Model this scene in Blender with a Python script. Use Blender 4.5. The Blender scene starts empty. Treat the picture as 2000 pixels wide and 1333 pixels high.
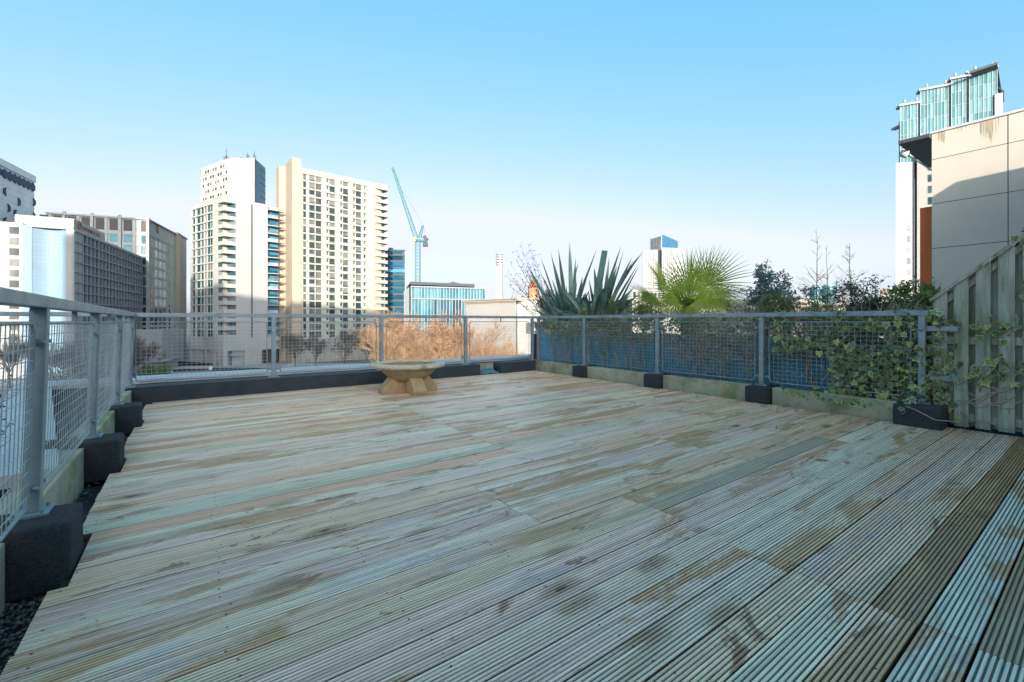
import bpy, math, random
from mathutils import Vector, Matrix, noise
R = math.radians
random.seed(7)
SC = bpy.context.scene
COL = SC.collection

# ------------------------------------------------------------------ camera, sky, sun
F = 865.0                       # focal length in photo pixels (photo 2000 wide)
TH = R(54.0)                    # view direction, from +x (board direction) towards +y
FW = Vector((math.cos(TH), math.sin(TH)))
RT = Vector((math.sin(TH), -math.cos(TH)))
HOR = 628.0
CAMZ = 1.0
cam_d = bpy.data.cameras.new('camera')
cam = bpy.data.objects.new('camera', cam_d)
COL.objects.link(cam)
cam.location = (0, 0, CAMZ)
cam.rotation_euler = (R(90), 0, TH - R(90))
cam_d.sensor_width = 36.0
cam_d.lens = F / 2000 * 36.0
cam_d.shift_y = -(666.5 - HOR) / 2000
cam_d.clip_start = 0.05
cam_d.clip_end = 6000
SC.camera = cam

SUN_EL = R(12.5)
to_sun = (RT * 0.225 - FW * 0.974).normalized()
W = bpy.data.worlds.new('World')
SC.world = W
W.use_nodes = True
nt = W.node_tree
nt.nodes.clear()
sky = nt.nodes.new('ShaderNodeTexSky')
sky.sky_type = 'NISHITA'
sky.sun_disc = False
sky.sun_elevation = SUN_EL
sky.sun_rotation = math.atan2(to_sun.x, to_sun.y)
sky.altitude = 0
sky.air_density = 0.85
sky.dust_density = 2.6
sky.ozone_density = 2.6
bg = nt.nodes.new('ShaderNodeBackground')
bg.inputs['Strength'].default_value = 0.15
wo = nt.nodes.new('ShaderNodeOutputWorld')
# one colour curve over the whole sky dome (photo film look): deeper blue overhead, paler towards the horizon
K = 0.439
sp = nt.nodes.new('ShaderNodeSeparateColor'); cb = nt.nodes.new('ShaderNodeCombineColor')
nt.links.new(sky.outputs[0], sp.inputs[0])
def _math(op, a, b):
    m_ = nt.nodes.new('ShaderNodeMath'); m_.operation = op
    for i, v in ((0, a), (1, b)):
        if isinstance(v, (int, float)): m_.inputs[i].default_value = v
        else: nt.links.new(v, m_.inputs[i])
    return m_.outputs[0]
def _curve(o, piv, exp, gain): return _math('MULTIPLY', _math('POWER', _math('MULTIPLY', o, K/piv), exp), gain/K)
E_ = 0.15*2**1.95/1.08                       # keeps the sky as bright as photographed at this exposure
def _raw(i): return _math('MULTIPLY', sp.outputs[i], K)
def _glow(i, t): return _math('MULTIPLY', _math('MAXIMUM', _math('SUBTRACT', _raw(i), t), 0.0), 1.0)      # brightness round the sun, behind the viewpoint
gr = _math('ADD', _math('MINIMUM', _math('MINIMUM', _math('MULTIPLY', _math('POWER', _raw(1), 0.5), 0.818), _math('MULTIPLY', _raw(1), 1.145)), 0.885), _glow(1, 1.5))
bl = _math('ADD', _math('MINIMUM', _math('MINIMUM', _math('MULTIPLY', _math('POWER', _raw(2), 0.5), 0.94), _math('MULTIPLY', _raw(2), 0.95)), 0.93), _glow(2, 1.8))
rd = _math('ADD', _math('MINIMUM', _math('MULTIPLY', _math('POWER', _raw(0), 1.4), 1.33), _math('MINIMUM', _math('MULTIPLY', gr, 0.925), 0.82)), _math('MULTIPLY', _glow(0, 1.2), 0.88))
# close to the horizon the haze is neutral: keep red and blue level with green there
mrr = nt.nodes.new('ShaderNodeMapRange'); mrr.interpolation_type = 'SMOOTHSTEP'
mrr.inputs[1].default_value = 0.66; mrr.inputs[2].default_value = 0.74
nt.links.new(_math('DIVIDE', _raw(0), _raw(1)), mrr.inputs[0])
rd = _math('MAXIMUM', rd, _math('MULTIPLY', _math('MULTIPLY', gr, 0.925), mrr.outputs[0]))
bl = _math('MAXIMUM', bl, _math('MULTIPLY', gr, 1.02))
rd, gr, bl = (_math('DIVIDE', v, E_) for v in (rd, gr, bl))
for i, o_ in enumerate((rd, gr, bl)): nt.links.new(o_, cb.inputs[i])
nt.links.new(cb.outputs[0], bg.inputs[0])
nt.links.new(bg.outputs[0], wo.inputs[0])

sun_d = bpy.data.lights.new('sun', 'SUN')
sun_d.energy = 2.1
sun_d.angle = R(0.5)
sun_d.color = (1.0, 0.89, 0.75)
sun = bpy.data.objects.new('sun', sun_d)
COL.objects.link(sun)
sv = Vector((to_sun.x * math.cos(SUN_EL), to_sun.y * math.cos(SUN_EL), math.sin(SUN_EL)))
sun.rotation_euler = sv.to_track_quat('Z', 'Y').to_euler()
sun.location = (0, 0, 120)
SC.view_settings.view_transform = 'Standard'
SC.view_settings.look = 'None'
SC.view_settings.exposure = 1.95
SC.view_settings.gamma = 1.0

# ------------------------------------------------------------------ helpers
def P(px, Z):                                  # photo column + depth -> ground position
    v = FW * Z + RT * ((px - 1000) / F * Z)
    return Vector((v.x, v.y))
def HZ(py, Z): return CAMZ + (HOR - py) * Z / F
def P3(px, py, Z):
    v = P(px, Z); return Vector((v.x, v.y, HZ(py, Z)))
def onx(px, x):                                # where the column meets the plane x = const
    r = (px - 1000) / F
    Z = x / (FW.x + r * RT.x)
    return Z, Z * (FW.y + r * RT.y)

def props(o, label=None, cat=None, group=None, kind=None):
    if label: o['label'] = label
    if cat: o['category'] = cat
    if group: o['group'] = group
    if kind: o['kind'] = kind
    return o
def empty(name, loc, label=None, cat=None, group=None, kind=None, rz=0):
    o = bpy.data.objects.new(name, None)
    o.empty_display_size = 0.2
    o.location = loc; o.rotation_euler = (0, 0, rz)
    COL.objects.link(o)
    return props(o, label, cat, group, kind)

class MB:
    def __init__(s): s.v = []; s.f = []; s.mi = []
    def add(s, vs, fs, m=0):
        b = len(s.v); s.v.extend([tuple(x) for x in vs])
        s.f.extend([tuple(b + i for i in f) for f in fs]); s.mi.extend([m] * len(fs))
    def box(s, x0, x1, y0, y1, z0, z1, m=0, M=None):
        vs = [Vector(p) for p in ((x0,y0,z0),(x1,y0,z0),(x1,y1,z0),(x0,y1,z0),(x0,y0,z1),(x1,y0,z1),(x1,y1,z1),(x0,y1,z1))]
        if M: vs = [M @ v for v in vs]
        s.add(vs, [(0,3,2,1),(4,5,6,7),(0,1,5,4),(1,2,6,5),(2,3,7,6),(3,0,4,7)], m)
    def prism(s, poly, z0, z1, m=0):
        n = len(poly)
        a = sum(poly[i][0]*poly[(i+1)%n][1]-poly[(i+1)%n][0]*poly[i][1] for i in range(n))
        if a < 0: poly = poly[::-1]
        vs = [(p[0], p[1], z0) for p in poly] + [(p[0], p[1], z1) for p in poly]
        fs = [tuple(range(n-1, -1, -1)), tuple(range(n, 2*n))] + [(i, (i+1)%n, n+(i+1)%n, n+i) for i in range(n)]
        s.add(vs, fs, m)
    def tube(s, pts, rad, n=6, m=0, cap=True):
        pts = [Vector(p) for p in pts]
        if not hasattr(rad, '__len__'): rad = [rad]*len(pts)
        rings = []; prev = None
        for i, p in enumerate(pts):
            t = (pts[min(i+1, len(pts)-1)] - pts[max(i-1, 0)])
            if t.length < 1e-9: t = Vector((0,0,1))
            t.normalize()
            a = Vector((0,0,1)) if abs(t.z) < 0.9 else Vector((1,0,0))
            if prev is not None:
                a = prev
            u = t.cross(a)
            if u.length < 1e-6: u = t.cross(Vector((0.3,1,0.2)))
            u.normalize(); w = t.cross(u).normalized(); prev = w.cross(t) if False else u.cross(t)*-1
            prev = u.cross(t)
            rings.append([p + (u*math.cos(2*math.pi*k/n) + w*math.sin(2*math.pi*k/n))*rad[i] for k in range(n)])
        vs = [q for r_ in rings for q in r_]; fs = []
        for i in range(len(pts)-1):
            for k in range(n):
                fs.append((i*n+k, i*n+(k+1)%n, (i+1)*n+(k+1)%n, (i+1)*n+k))
        if cap:
            fs.append(tuple(range(n-1,-1,-1))); fs.append(tuple((len(pts)-1)*n+k for k in range(n)))
        s.add(vs, fs, m)
    def bar(s, a, b, w, h=None, m=0):          # rectangular bar a->b
        a = Vector(a); b = Vector(b); h = h or w; t = (b-a).normalized()
        up = Vector((0,0,1)) if abs(t.z) < 0.95 else Vector((0,1,0))
        u = t.cross(up).normalized()*w/2; q = u.cross(t).normalized()*h/2
        vs = [a-u-q, a+u-q, a+u+q, a-u+q, b-u-q, b+u-q, b+u+q, b-u+q]
        s.add(vs, [(0,1,2,3),(7,6,5,4),(0,4,5,1),(1,5,6,2),(2,6,7,3),(3,7,4,0)], m)
    def mesh(s, name, mats, smooth=False):
        me = bpy.data.meshes.new(name)
        me.from_pydata(s.v, [], s.f)
        for m in (mats if isinstance(mats, (list, tuple)) else [mats]): me.materials.append(m)
        if any(s.mi): me.polygons.foreach_set('material_index', s.mi)
        if smooth: me.polygons.foreach_set('use_smooth', [True]*len(s.f))
        me.update()
        return me
    def build(s, name, mats, parent=None, smooth=False, bevel=0, seg=2, **kw):
        o = bpy.data.objects.new(name, s.mesh(name, mats, smooth))
        COL.objects.link(o)
        if parent:
            o.parent = parent
            o.matrix_parent_inverse = Matrix.Translation(parent.location).inverted() if parent.type == 'EMPTY' and not any(parent.rotation_euler) else Matrix()
        if bevel:
            b = o.modifiers.new('bevel', 'BEVEL'); b.width = bevel; b.segments = seg; b.limit_method = 'ANGLE'
        return props(o, **kw)

# ------------------------------------------------------------------ materials
def mat(name, col, rough=0.6, var=0.0, scale=3.0, bump=0.0, bscale=40.0, metal=0.0, spec=0.5, col2=None, c2scale=2.0, c2lo=0.45, c2hi=0.65,
        rnd=0.0, stretch=None, trans=0.0, objcol=False):
    m = bpy.data.materials.new(name); m.use_nodes = True
    n = m.node_tree.nodes; l = m.node_tree.links
    b = n['Principled BSDF']
    b.inputs['Roughness'].default_value = rough; b.inputs['Metallic'].default_value = metal
    b.inputs['Specular IOR Level'].default_value = spec
    b.inputs['Base Color'].default_value = (*col, 1)
    geo = n.new('ShaderNodeNewGeometry'); vec = geo.outputs['Position']
    if stretch:
        mp = n.new('ShaderNodeMapping'); mp.inputs['Scale'].default_value = stretch
        l.new(vec, mp.inputs[0]); vec = mp.outputs[0]
    cur = None
    if col2:
        nz = n.new('ShaderNodeTexNoise'); nz.inputs['Scale'].default_value = c2scale; nz.inputs['Detail'].default_value = 6
        nz.inputs['Roughness'].default_value = 0.65
        l.new(vec, nz.inputs['Vector'])
        mr = n.new('ShaderNodeMapRange'); mr.inputs[1].default_value = c2lo; mr.inputs[2].default_value = c2hi; mr.interpolation_type = 'SMOOTHSTEP'
        l.new(nz.outputs['Fac'], mr.inputs[0])
        mx = n.new('ShaderNodeMix'); mx.data_type = 'RGBA'
        mx.inputs[6].default_value = (*col, 1); mx.inputs[7].default_value = (*col2, 1)
        l.new(mr.outputs[0], mx.inputs[0]); cur = mx.outputs[2]
    if objcol:
        oi = n.new('ShaderNodeObjectInfo')
        mx = n.new('ShaderNodeMix'); mx.data_type = 'RGBA'; mx.blend_type = 'MULTIPLY'; mx.inputs[0].default_value = 1
        if cur: l.new(cur, mx.inputs[6])
        else: mx.inputs[6].default_value = (*col, 1)
        l.new(oi.outputs['Color'], mx.inputs[7]); cur = mx.outputs[2]
    if var > 0 or rnd > 0:
        hs = n.new('ShaderNodeHueSaturation')
        if cur: l.new(cur, hs.inputs['Color'])
        else: hs.inputs['Color'].default_value = (*col, 1)
        val = None
        if var > 0:
            nz = n.new('ShaderNodeTexNoise'); nz.inputs['Scale'].default_value = scale; nz.inputs['Detail'].default_value = 8; nz.inputs['Roughness'].default_value = 0.6
            l.new(vec, nz.inputs['Vector'])
            mr = n.new('ShaderNodeMapRange'); mr.inputs[1].default_value = 0.3; mr.inputs[2].default_value = 0.7
            mr.inputs[3].default_value = 1 - var; mr.inputs[4].default_value = 1 + var
            l.new(nz.outputs['Fac'], mr.inputs[0]); val = mr.outputs[0]
        if rnd > 0:
            oi = n.new('ShaderNodeObjectInfo')
            mr = n.new('ShaderNodeMapRange'); mr.inputs[3].default_value = 1 - rnd; mr.inputs[4].default_value = 1 + rnd
            l.new(oi.outputs['Random'], mr.inputs[0])
            if val:
                mu = n.new('ShaderNodeMath'); mu.operation = 'MULTIPLY'; l.new(val, mu.inputs[0]); l.new(mr.outputs[0], mu.inputs[1]); val = mu.outputs[0]
            else: val = mr.outputs[0]
        l.new(val, hs.inputs['Value']); cur = hs.outputs[0]
    if cur: l.new(cur, b.inputs['Base Color'])
    if bump > 0:
        nz = n.new('ShaderNodeTexNoise'); nz.inputs['Scale'].default_value = bscale; nz.inputs['Detail'].default_value = 4
        l.new(vec, nz.inputs['Vector'])
        bp = n.new('ShaderNodeBump'); bp.inputs['Strength'].default_value = bump; bp.inputs['Distance'].default_value = 0.02
        l.new(nz.outputs['Fac'], bp.inputs['Height']); l.new(bp.outputs[0], b.inputs['Normal'])
    if trans > 0:
        b.inputs['Subsurface Weight'].default_value = 0
        tr = n.new('ShaderNodeBsdfTranslucent'); ms = n.new('ShaderNodeMixShader'); ms.inputs[0].default_value = trans
        if cur: l.new(cur, tr.inputs[0])
        else: tr.inputs[0].default_value = (*col, 1)
        l.new(b.outputs[0], ms.inputs[1]); l.new(tr.outputs[0], ms.inputs[2])
        l.new(ms.outputs[0], n['Material Output'].inputs[0])
    return m

def deck_material():
    m = bpy.data.materials.new('weathered_grooved_deck'); m.use_nodes = True
    n = m.node_tree.nodes; l = m.node_tree.links; b = n['Principled BSDF']
    oi = n.new('ShaderNodeObjectInfo'); tc = n.new('ShaderNodeNewGeometry')
    off = n.new('ShaderNodeCombineXYZ')
    mu = n.new('ShaderNodeMath'); mu.operation = 'MULTIPLY'; mu.inputs[1].default_value = 31.0
    l.new(oi.outputs['Random'], mu.inputs[0]); l.new(mu.outputs[0], off.inputs[2])
    add = n.new('ShaderNodeVectorMath'); add.operation = 'ADD'
    l.new(tc.outputs['Position'], add.inputs[0]); l.new(off.outputs[0], add.inputs[1])
    def nz(scale, sc, det=6, rg=0.6, dist=0.0):
        mp = n.new('ShaderNodeMapping'); mp.inputs['Scale'].default_value = sc
        l.new(add.outputs[0], mp.inputs[0])
        t = n.new('ShaderNodeTexNoise'); t.inputs['Scale'].default_value = scale; t.inputs['Detail'].default_value = det; t.inputs['Roughness'].default_value = rg
        t.inputs['Distortion'].default_value = dist
        l.new(mp.outputs[0], t.inputs['Vector']); return t.outputs['Fac']
    def rng(s, a, c, lo=0., hi=1.):
        r_ = n.new('ShaderNodeMapRange'); r_.interpolation_type = 'SMOOTHSTEP'
        for i, v in ((1, a), (2, c), (3, lo), (4, hi)): r_.inputs[i].default_value = v
        l.new(s, r_.inputs[0]); return r_.outputs[0]
    def mth(op, a, c):
        x = n.new('ShaderNodeMath'); x.operation = op
        for i, v in ((0, a), (1, c)):
            if isinstance(v, (int, float)): x.inputs[i].default_value = v
            else: l.new(v, x.inputs[i])
        return x.outputs[0]
    def mix(f, a, c, mode='MIX'):
        x = n.new('ShaderNodeMix'); x.data_type = 'RGBA'; x.blend_type = mode
        if isinstance(f, float): x.inputs[0].default_value = f
        else: l.new(f, x.inputs[0])
        for i, v in ((6, a), (7, c)):
            if isinstance(v, tuple): x.inputs[i].default_value = (*v, 1)
            else: l.new(v, x.inputs[i])
        return x.outputs[2]
    def grey(v):
        g = n.new('ShaderNodeCombineXYZ')
        for i in range(3): l.new(v, g.inputs[i])
        return g.outputs[0]
    base = oi.outputs['Color']
    rv = mth('MULTIPLY_ADD' if False else 'SUBTRACT', mth('FRACT', mth('MULTIPLY', oi.outputs['Random'], 7.13), 0), 0.5)   # a second per-board number, -0.5..0.5
    # tan wood showing where the silver has worn or the board is damp: long streaks with sharp ragged edges
    big = mth('ADD', nz(1.0, (0.55, 2.6, 1), 7, 0.66, 1.2), mth('MULTIPLY', rv, 0.13))
    f1 = rng(big, 0.525, 0.58, 0, 0.88)
    c = mix(f1, base, (0.64, 0.37, 0.17))
    f2 = rng(mth('ADD', nz(1.6, (0.5, 3.2, 1.7), 6, 0.62, 0.8), mth('MULTIPLY', rv, -0.10)), 0.57, 0.65, 0, 0.5)
    c = mix(f2, c, (0.52, 0.43, 0.24))                          # algae film
    f3 = rng(nz(2.3, (0.8, 2.4, 2.3), 7, 0.7, 1.5), 0.605, 0.65, 0, 0.85)
    c = mix(f3, c, (0.36, 0.17, 0.07))                          # dark damp patches
    f4 = rng(nz(1.3, (0.7, 2.0, 3.1), 5, 0.6, 0.6), 0.60, 0.70, 0, 0.4)
    c = mix(f4, c, (0.66, 0.64, 0.66))                          # bluish salt bloom
    # every ridge weathers a little differently
    ridge = rng(nz(1.0, (0.35, 85, 1), 3, 0.7), 0.30, 0.70, 0.78, 1.30)
    c = mix(1.0, c, grey(ridge), 'MULTIPLY')
    grain = rng(nz(5, (1.0, 60, 8), 8, 0.75), 0.3, 0.72, 0.76, 1.28)
    c = mix(1.0, c, grey(grain), 'MULTIPLY')
    # knots with a stained halo
    mp = n.new('ShaderNodeMapping'); mp.inputs['Scale'].default_value = (2.0, 5.0, 2.0); l.new(add.outputs[0], mp.inputs[0])
    wob = nz(9, (1, 1, 1), 3)
    vo = n.new('ShaderNodeTexVoronoi'); vo.inputs['Scale'].default_value = 1.0; l.new(mp.outputs[0], vo.inputs['Vector'])
    dist = mth('ADD', vo.outputs['Distance'], mth('MULTIPLY', mth('SUBTRACT', wob, 0.5), 0.16))
    gate = rng(nz(0.9, (1, 2, 1), 2), 0.50, 0.54)
    halo = mth('MULTIPLY', rng(dist, 0.10, 0.30, 0.7, 0.0), gate)
    c = mix(halo, c, (0.40, 0.22, 0.10))
    core = mth('MULTIPLY', rng(dist, 0.03, 0.085, 0.9, 0.0), gate)
    c = mix(core, c, (0.07, 0.045, 0.03))
    sp = rng(nz(60, (1, 1, 1), 3, 0.8), 0.68, 0.74, 0, 0.6)
    c = mix(sp, c, (0.12, 0.10, 0.07))
    # dark brown towards the bottom of the grooves
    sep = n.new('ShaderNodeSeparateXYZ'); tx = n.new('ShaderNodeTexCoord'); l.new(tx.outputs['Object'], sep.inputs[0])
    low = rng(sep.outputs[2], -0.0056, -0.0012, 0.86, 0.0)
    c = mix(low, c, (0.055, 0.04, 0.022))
    l.new(c, b.inputs['Base Color'])
    ro = rng(nz(3, (1, 2, 1), 4), 0.3, 0.7, 0.34, 0.58); l.new(ro, b.inputs['Roughness'])
    b.inputs['Specular IOR Level'].default_value = 0.6
    b.inputs['Coat Weight'].default_value = 0.55; b.inputs['Coat Roughness'].default_value = 0.3; b.inputs['Coat IOR'].default_value = 1.4
    bp = n.new('ShaderNodeBump'); bp.inputs['Strength'].default_value = 0.5; bp.inputs['Distance'].default_value = 0.003
    l.new(nz(10, (1.2, 40, 6), 6), bp.inputs['Height']); l.new(bp.outputs[0], b.inputs['Normal'])
    return m

def glass_mat(name, dark, light, amt=0.35, rough=0.08):
    m = bpy.data.materials.new(name); m.use_nodes = True
    n = m.node_tree.nodes; l = m.node_tree.links; b = n['Principled BSDF']
    oi = n.new('ShaderNodeObjectInfo')
    geo = n.new('ShaderNodeNewGeometry')
    wn = n.new('ShaderNodeTexNoise'); wn.inputs['Scale'].default_value = 0.35; wn.inputs['Detail'].default_value = 3
    l.new(geo.outputs['Position'], wn.inputs['Vector'])
    ad = n.new('ShaderNodeMath'); ad.operation = 'ADD'; l.new(oi.outputs['Random'], ad.inputs[0]); l.new(wn.outputs['Fac'], ad.inputs[1])
    mr = n.new('ShaderNodeMapRange'); mr.inputs[1].default_value = 0.5 + (1-amt)*0.7; mr.inputs[2].default_value = 1.45
    l.new(ad.outputs[0], mr.inputs[0])
    mx = n.new('ShaderNodeMix'); mx.data_type = 'RGBA'; mx.inputs[6].default_value = (*dark, 1); mx.inputs[7].default_value = (*light, 1)
    l.new(mr.outputs[0], mx.inputs[0]); l.new(mx.outputs[2], b.inputs['Base Color'])
    b.inputs['Roughness'].default_value = rough; b.inputs['Specular IOR Level'].default_value = 0.22
    bp = n.new('ShaderNodeBump'); bp.inputs['Strength'].default_value = 0.05; bp.inputs['Distance'].default_value = 0.5
    l.new(wn.outputs['Fac'], bp.inputs['Height']); l.new(bp.outputs[0], b.inputs['Normal'])
    return m

M = dict(
    deck=deck_material(),
    galv=mat('galvanised_steel', (0.31, 0.38, 0.41), 0.5, 0.22, 9, 0.15, 60, metal=0.35, col2=(0.27, 0.34, 0.37), c2scale=5, c2lo=0.4, c2hi=0.6),
    wire=mat('galvanised_wire', (0.46, 0.52, 0.54), 0.5, 0.15, 6, metal=0.3),
    rubber=mat('rubber_crumb', (0.052, 0.058, 0.064), 0.9, 0.35, 60, 0.9, 160),
    kerbblk=mat('black_felt_kerb', (0.035, 0.048, 0.058), 0.7, 0.3, 5, 0.4, 60, col2=(0.045, 0.05, 0.05), c2scale=7, c2lo=0.5, c2hi=0.75),
    sleeper=mat('green_stained_timber', (0.50, 0.45, 0.32), 0.8, 0.25, 7, 0.5, 40, col2=(0.24, 0.28, 0.13), c2scale=3.5, c2lo=0.46, c2hi=0.62),
    fence=mat('grey_green_fence_timber', (0.40, 0.42, 0.35), 0.8, 0.28, 3, 0.5, 10, col2=(0.22, 0.27, 0.16), c2scale=1.4, c2lo=0.45, c2hi=0.65, stretch=(9, 9, 1.1), rnd=0.12),
    gravel=mat('brown_gravel', (0.16, 0.125, 0.105), 0.8, 0.45, 30, rnd=0),
    membrane=mat('roof_membrane', (0.035, 0.045, 0.055), 0.7, 0.3, 3, 0.2, 30),
    coping=mat('pale_coping', (0.60, 0.62, 0.62), 0.6, 0.10, 2, 0.1, 20),
    blue=mat('blue_painted_wall', (0.08, 0.37, 0.53), 0.6, 0.25, 4, 0.2, 20, col2=(0.06, 0.26, 0.37), c2scale=3, c2lo=0.5, c2hi=0.7),
    hollow=mat('brown_sandstone', (0.40, 0.25, 0.12), 0.85, 0.2, 10, 0.3, 60),  # bowl interior, browner and darker than the basin outside
    turret=mat('orange_brick', (0.50, 0.27, 0.15), 0.8, 0.1, 2),
    crownglass=glass_mat('crown_glass', (0.06, 0.20, 0.23), (0.17, 0.34, 0.37), 0.7, 0.05),
    brick=mat('shaded_render', (0.20, 0.20, 0.19), 0.8, 0.1, 1, spec=0.12),  # render darkened in its colour to stand for a wall in shade
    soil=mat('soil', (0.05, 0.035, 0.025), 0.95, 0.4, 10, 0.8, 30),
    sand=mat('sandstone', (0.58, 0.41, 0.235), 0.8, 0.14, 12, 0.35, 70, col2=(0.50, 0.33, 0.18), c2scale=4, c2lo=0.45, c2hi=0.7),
    rim=mat('weathered_sandstone_rim', (0.76, 0.60, 0.43), 0.8, 0.12, 14, 0.3, 70, col2=(0.46, 0.35, 0.22), c2scale=6, c2lo=0.5, c2hi=0.7),
    teal=mat('teal_plastic_sheet', (0.10, 0.27, 0.30), 0.35, 0.2, 20, 0.4, 30),
    cream=mat('cream_stone', (0.39, 0.365, 0.305), 0.75, 0.06, 0.15, col2=(0.35, 0.315, 0.25), c2scale=0.4, spec=0.12),
    tan=mat('tan_stone', (0.38, 0.325, 0.25), 0.8, 0.06, 0.2, spec=0.12),
    spandrel=mat('pale_green_panel', (0.37, 0.41, 0.34), 0.5, 0.05, 0.3, spec=0.12),
    greyst=mat('pale_grey_stone', (0.36, 0.365, 0.35), 0.75, 0.06, 0.2, spec=0.12),
    white=mat('white_render', (0.39, 0.38, 0.355), 0.7, 0.05, 0.2, spec=0.12),
    bluecl=mat('pale_blue_cladding', (0.20, 0.30, 0.38), 0.45, 0.05, 0.4, spec=0.12),
    roofgrey=mat('roof_grey', (0.33, 0.36, 0.36), 0.7, 0.1, 0.4, spec=0.12),
    dark=mat('dark_frame', (0.07, 0.085, 0.10), 0.5, 0.1, 1, spec=0.12),
    mullion=mat('grey_mullion', (0.27, 0.31, 0.33), 0.55, 0.1, 1, spec=0.12),
    louvre=mat('brown_louvre', (0.10, 0.085, 0.085), 0.6, 0.2, 1, stretch=(1, 1, 8), spec=0.12),
    hotelst=mat('hotel_stone', (0.38, 0.41, 0.38), 0.8, 0.10, 0.5, col2=(0.35, 0.35, 0.32), c2scale=0.8, spec=0.12),
    g_teal=glass_mat('teal_window_glass', (0.015, 0.055, 0.07), (0.14, 0.18, 0.18), 0.4),
    g_grey=glass_mat('grey_window_glass', (0.03, 0.045, 0.05), (0.16, 0.165, 0.15), 0.5),
    g_hotel=glass_mat('dark_hotel_glass', (0.06, 0.14, 0.18), (0.26, 0.36, 0.40), 0.5, 0.2),
    g_blue=glass_mat('blue_sky_glass', (0.02, 0.12, 0.22), (0.08, 0.26, 0.38), 0.8, 0.05),
    g_aqua=glass_mat('aqua_curtain_glass', (0.02, 0.13, 0.17), (0.08, 0.26, 0.31), 0.8, 0.06),
    g_pale=glass_mat('pale_window_glass', (0.25, 0.28, 0.30), (0.50, 0.52, 0.52), 0.9, 0.15),
    g_dark=glass_mat('dark_blue_glass', (0.010, 0.035, 0.055), (0.02, 0.10, 0.15), 0.6, 0.08),
    silver=mat('silver_cladding', (0.62, 0.66, 0.68), 0.35, 0.18, 0.10, spec=0.12),
    hexblue=mat('dark_blue_hexagon', (0.015, 0.05, 0.12), 0.4, 0.2, 1, spec=0.1),
    asphalt=mat('asphalt', (0.055, 0.06, 0.065), 0.9, 0.15, 0.4, spec=0.12),
    paving=mat('city_paving', (0.20, 0.20, 0.195), 0.85, 0.15, 0.12, col2=(0.13, 0.13, 0.12), c2scale=0.05, spec=0.12),
    palepav=mat('pale_paving', (0.38, 0.38, 0.37), 0.8, 0.1, 0.3, spec=0.12),
    bark=mat('bare_tree_bark', (0.16, 0.13, 0.10), 0.9, 0.2, 2),
    twig=mat('sunlit_orange_twigs', (0.36, 0.215, 0.11), 0.9, 0.3, 0.6),  # low sun's orange is mixed into this twig colour
    twigg=mat('shaded_grey_twigs', (0.17, 0.145, 0.115), 0.9, 0.25, 0.6),  # same twigs greyed for the trees standing in shade
    hedge=mat('dark_hedge_leaf', (0.03, 0.06, 0.03), 0.7, 0.3, 2),
    crane=mat('crane_green_paint', (0.05, 0.19, 0.17), 0.5, 0.1, 1, spec=0.12),
    craney=mat('crane_yellow_paint', (0.50, 0.44, 0.10), 0.5),
    orange=mat('orange_cladding', (0.62, 0.13, 0.02), 0.5, 0.05, 1),
    render=mat('cream_render_wall', (0.68, 0.62, 0.52), 0.85, 0.07, 0.5, 0.1, 8, col2=(0.62, 0.57, 0.48), c2scale=0.5, c2lo=0.5, c2hi=0.8, spec=0.12),
    joint=mat('dark_joint', (0.10, 0.10, 0.10), 0.9),
    stain=mat('rain_stain', (0.50, 0.43, 0.31), 0.9, spec=0.12),
    phorm=mat('flax_leaf', (0.15, 0.27, 0.22), 0.42, 0.25, 4, col2=(0.22, 0.32, 0.22), c2scale=3, rnd=0.35, trans=0.15),
    palm=mat('palm_leaf', (0.36, 0.44, 0.05), 0.42, 0.2, 5, rnd=0.3, trans=0.35, col2=(0.40, 0.40, 0.08), c2scale=4, c2lo=0.5, c2hi=0.7),
    olive=mat('small_blue_green_leaf', (0.16, 0.26, 0.26), 0.5, 0.3, 6, trans=0.2),
    green=mat('bright_shrub_leaf', (0.15, 0.23, 0.07), 0.5, 0.35, 5, trans=0.25),
    dkleaf=mat('dark_shrub_leaf', (0.06, 0.11, 0.06), 0.5, 0.3, 5, trans=0.15),
    yleaf=mat('yellow_green_leaf', (0.38, 0.42, 0.12), 0.5, 0.3, 6, trans=0.3),
    stem=mat('brown_stem', (0.15, 0.11, 0.08), 0.85, 0.3, 8),
    dry=mat('dry_stem', (0.44, 0.37, 0.28), 0.9, 0.3, 8),
    hose=mat('white_paint', (0.75, 0.75, 0.73), 0.5),
    red=mat('sign_red_brown', (0.30, 0.10, 0.07), 0.6),
    ygreen=mat('yellow_green_shrub', (0.20, 0.24, 0.05), 0.9, 0.3, 0.5),  # even yellow green for the shrub before the stone hall
)

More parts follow.
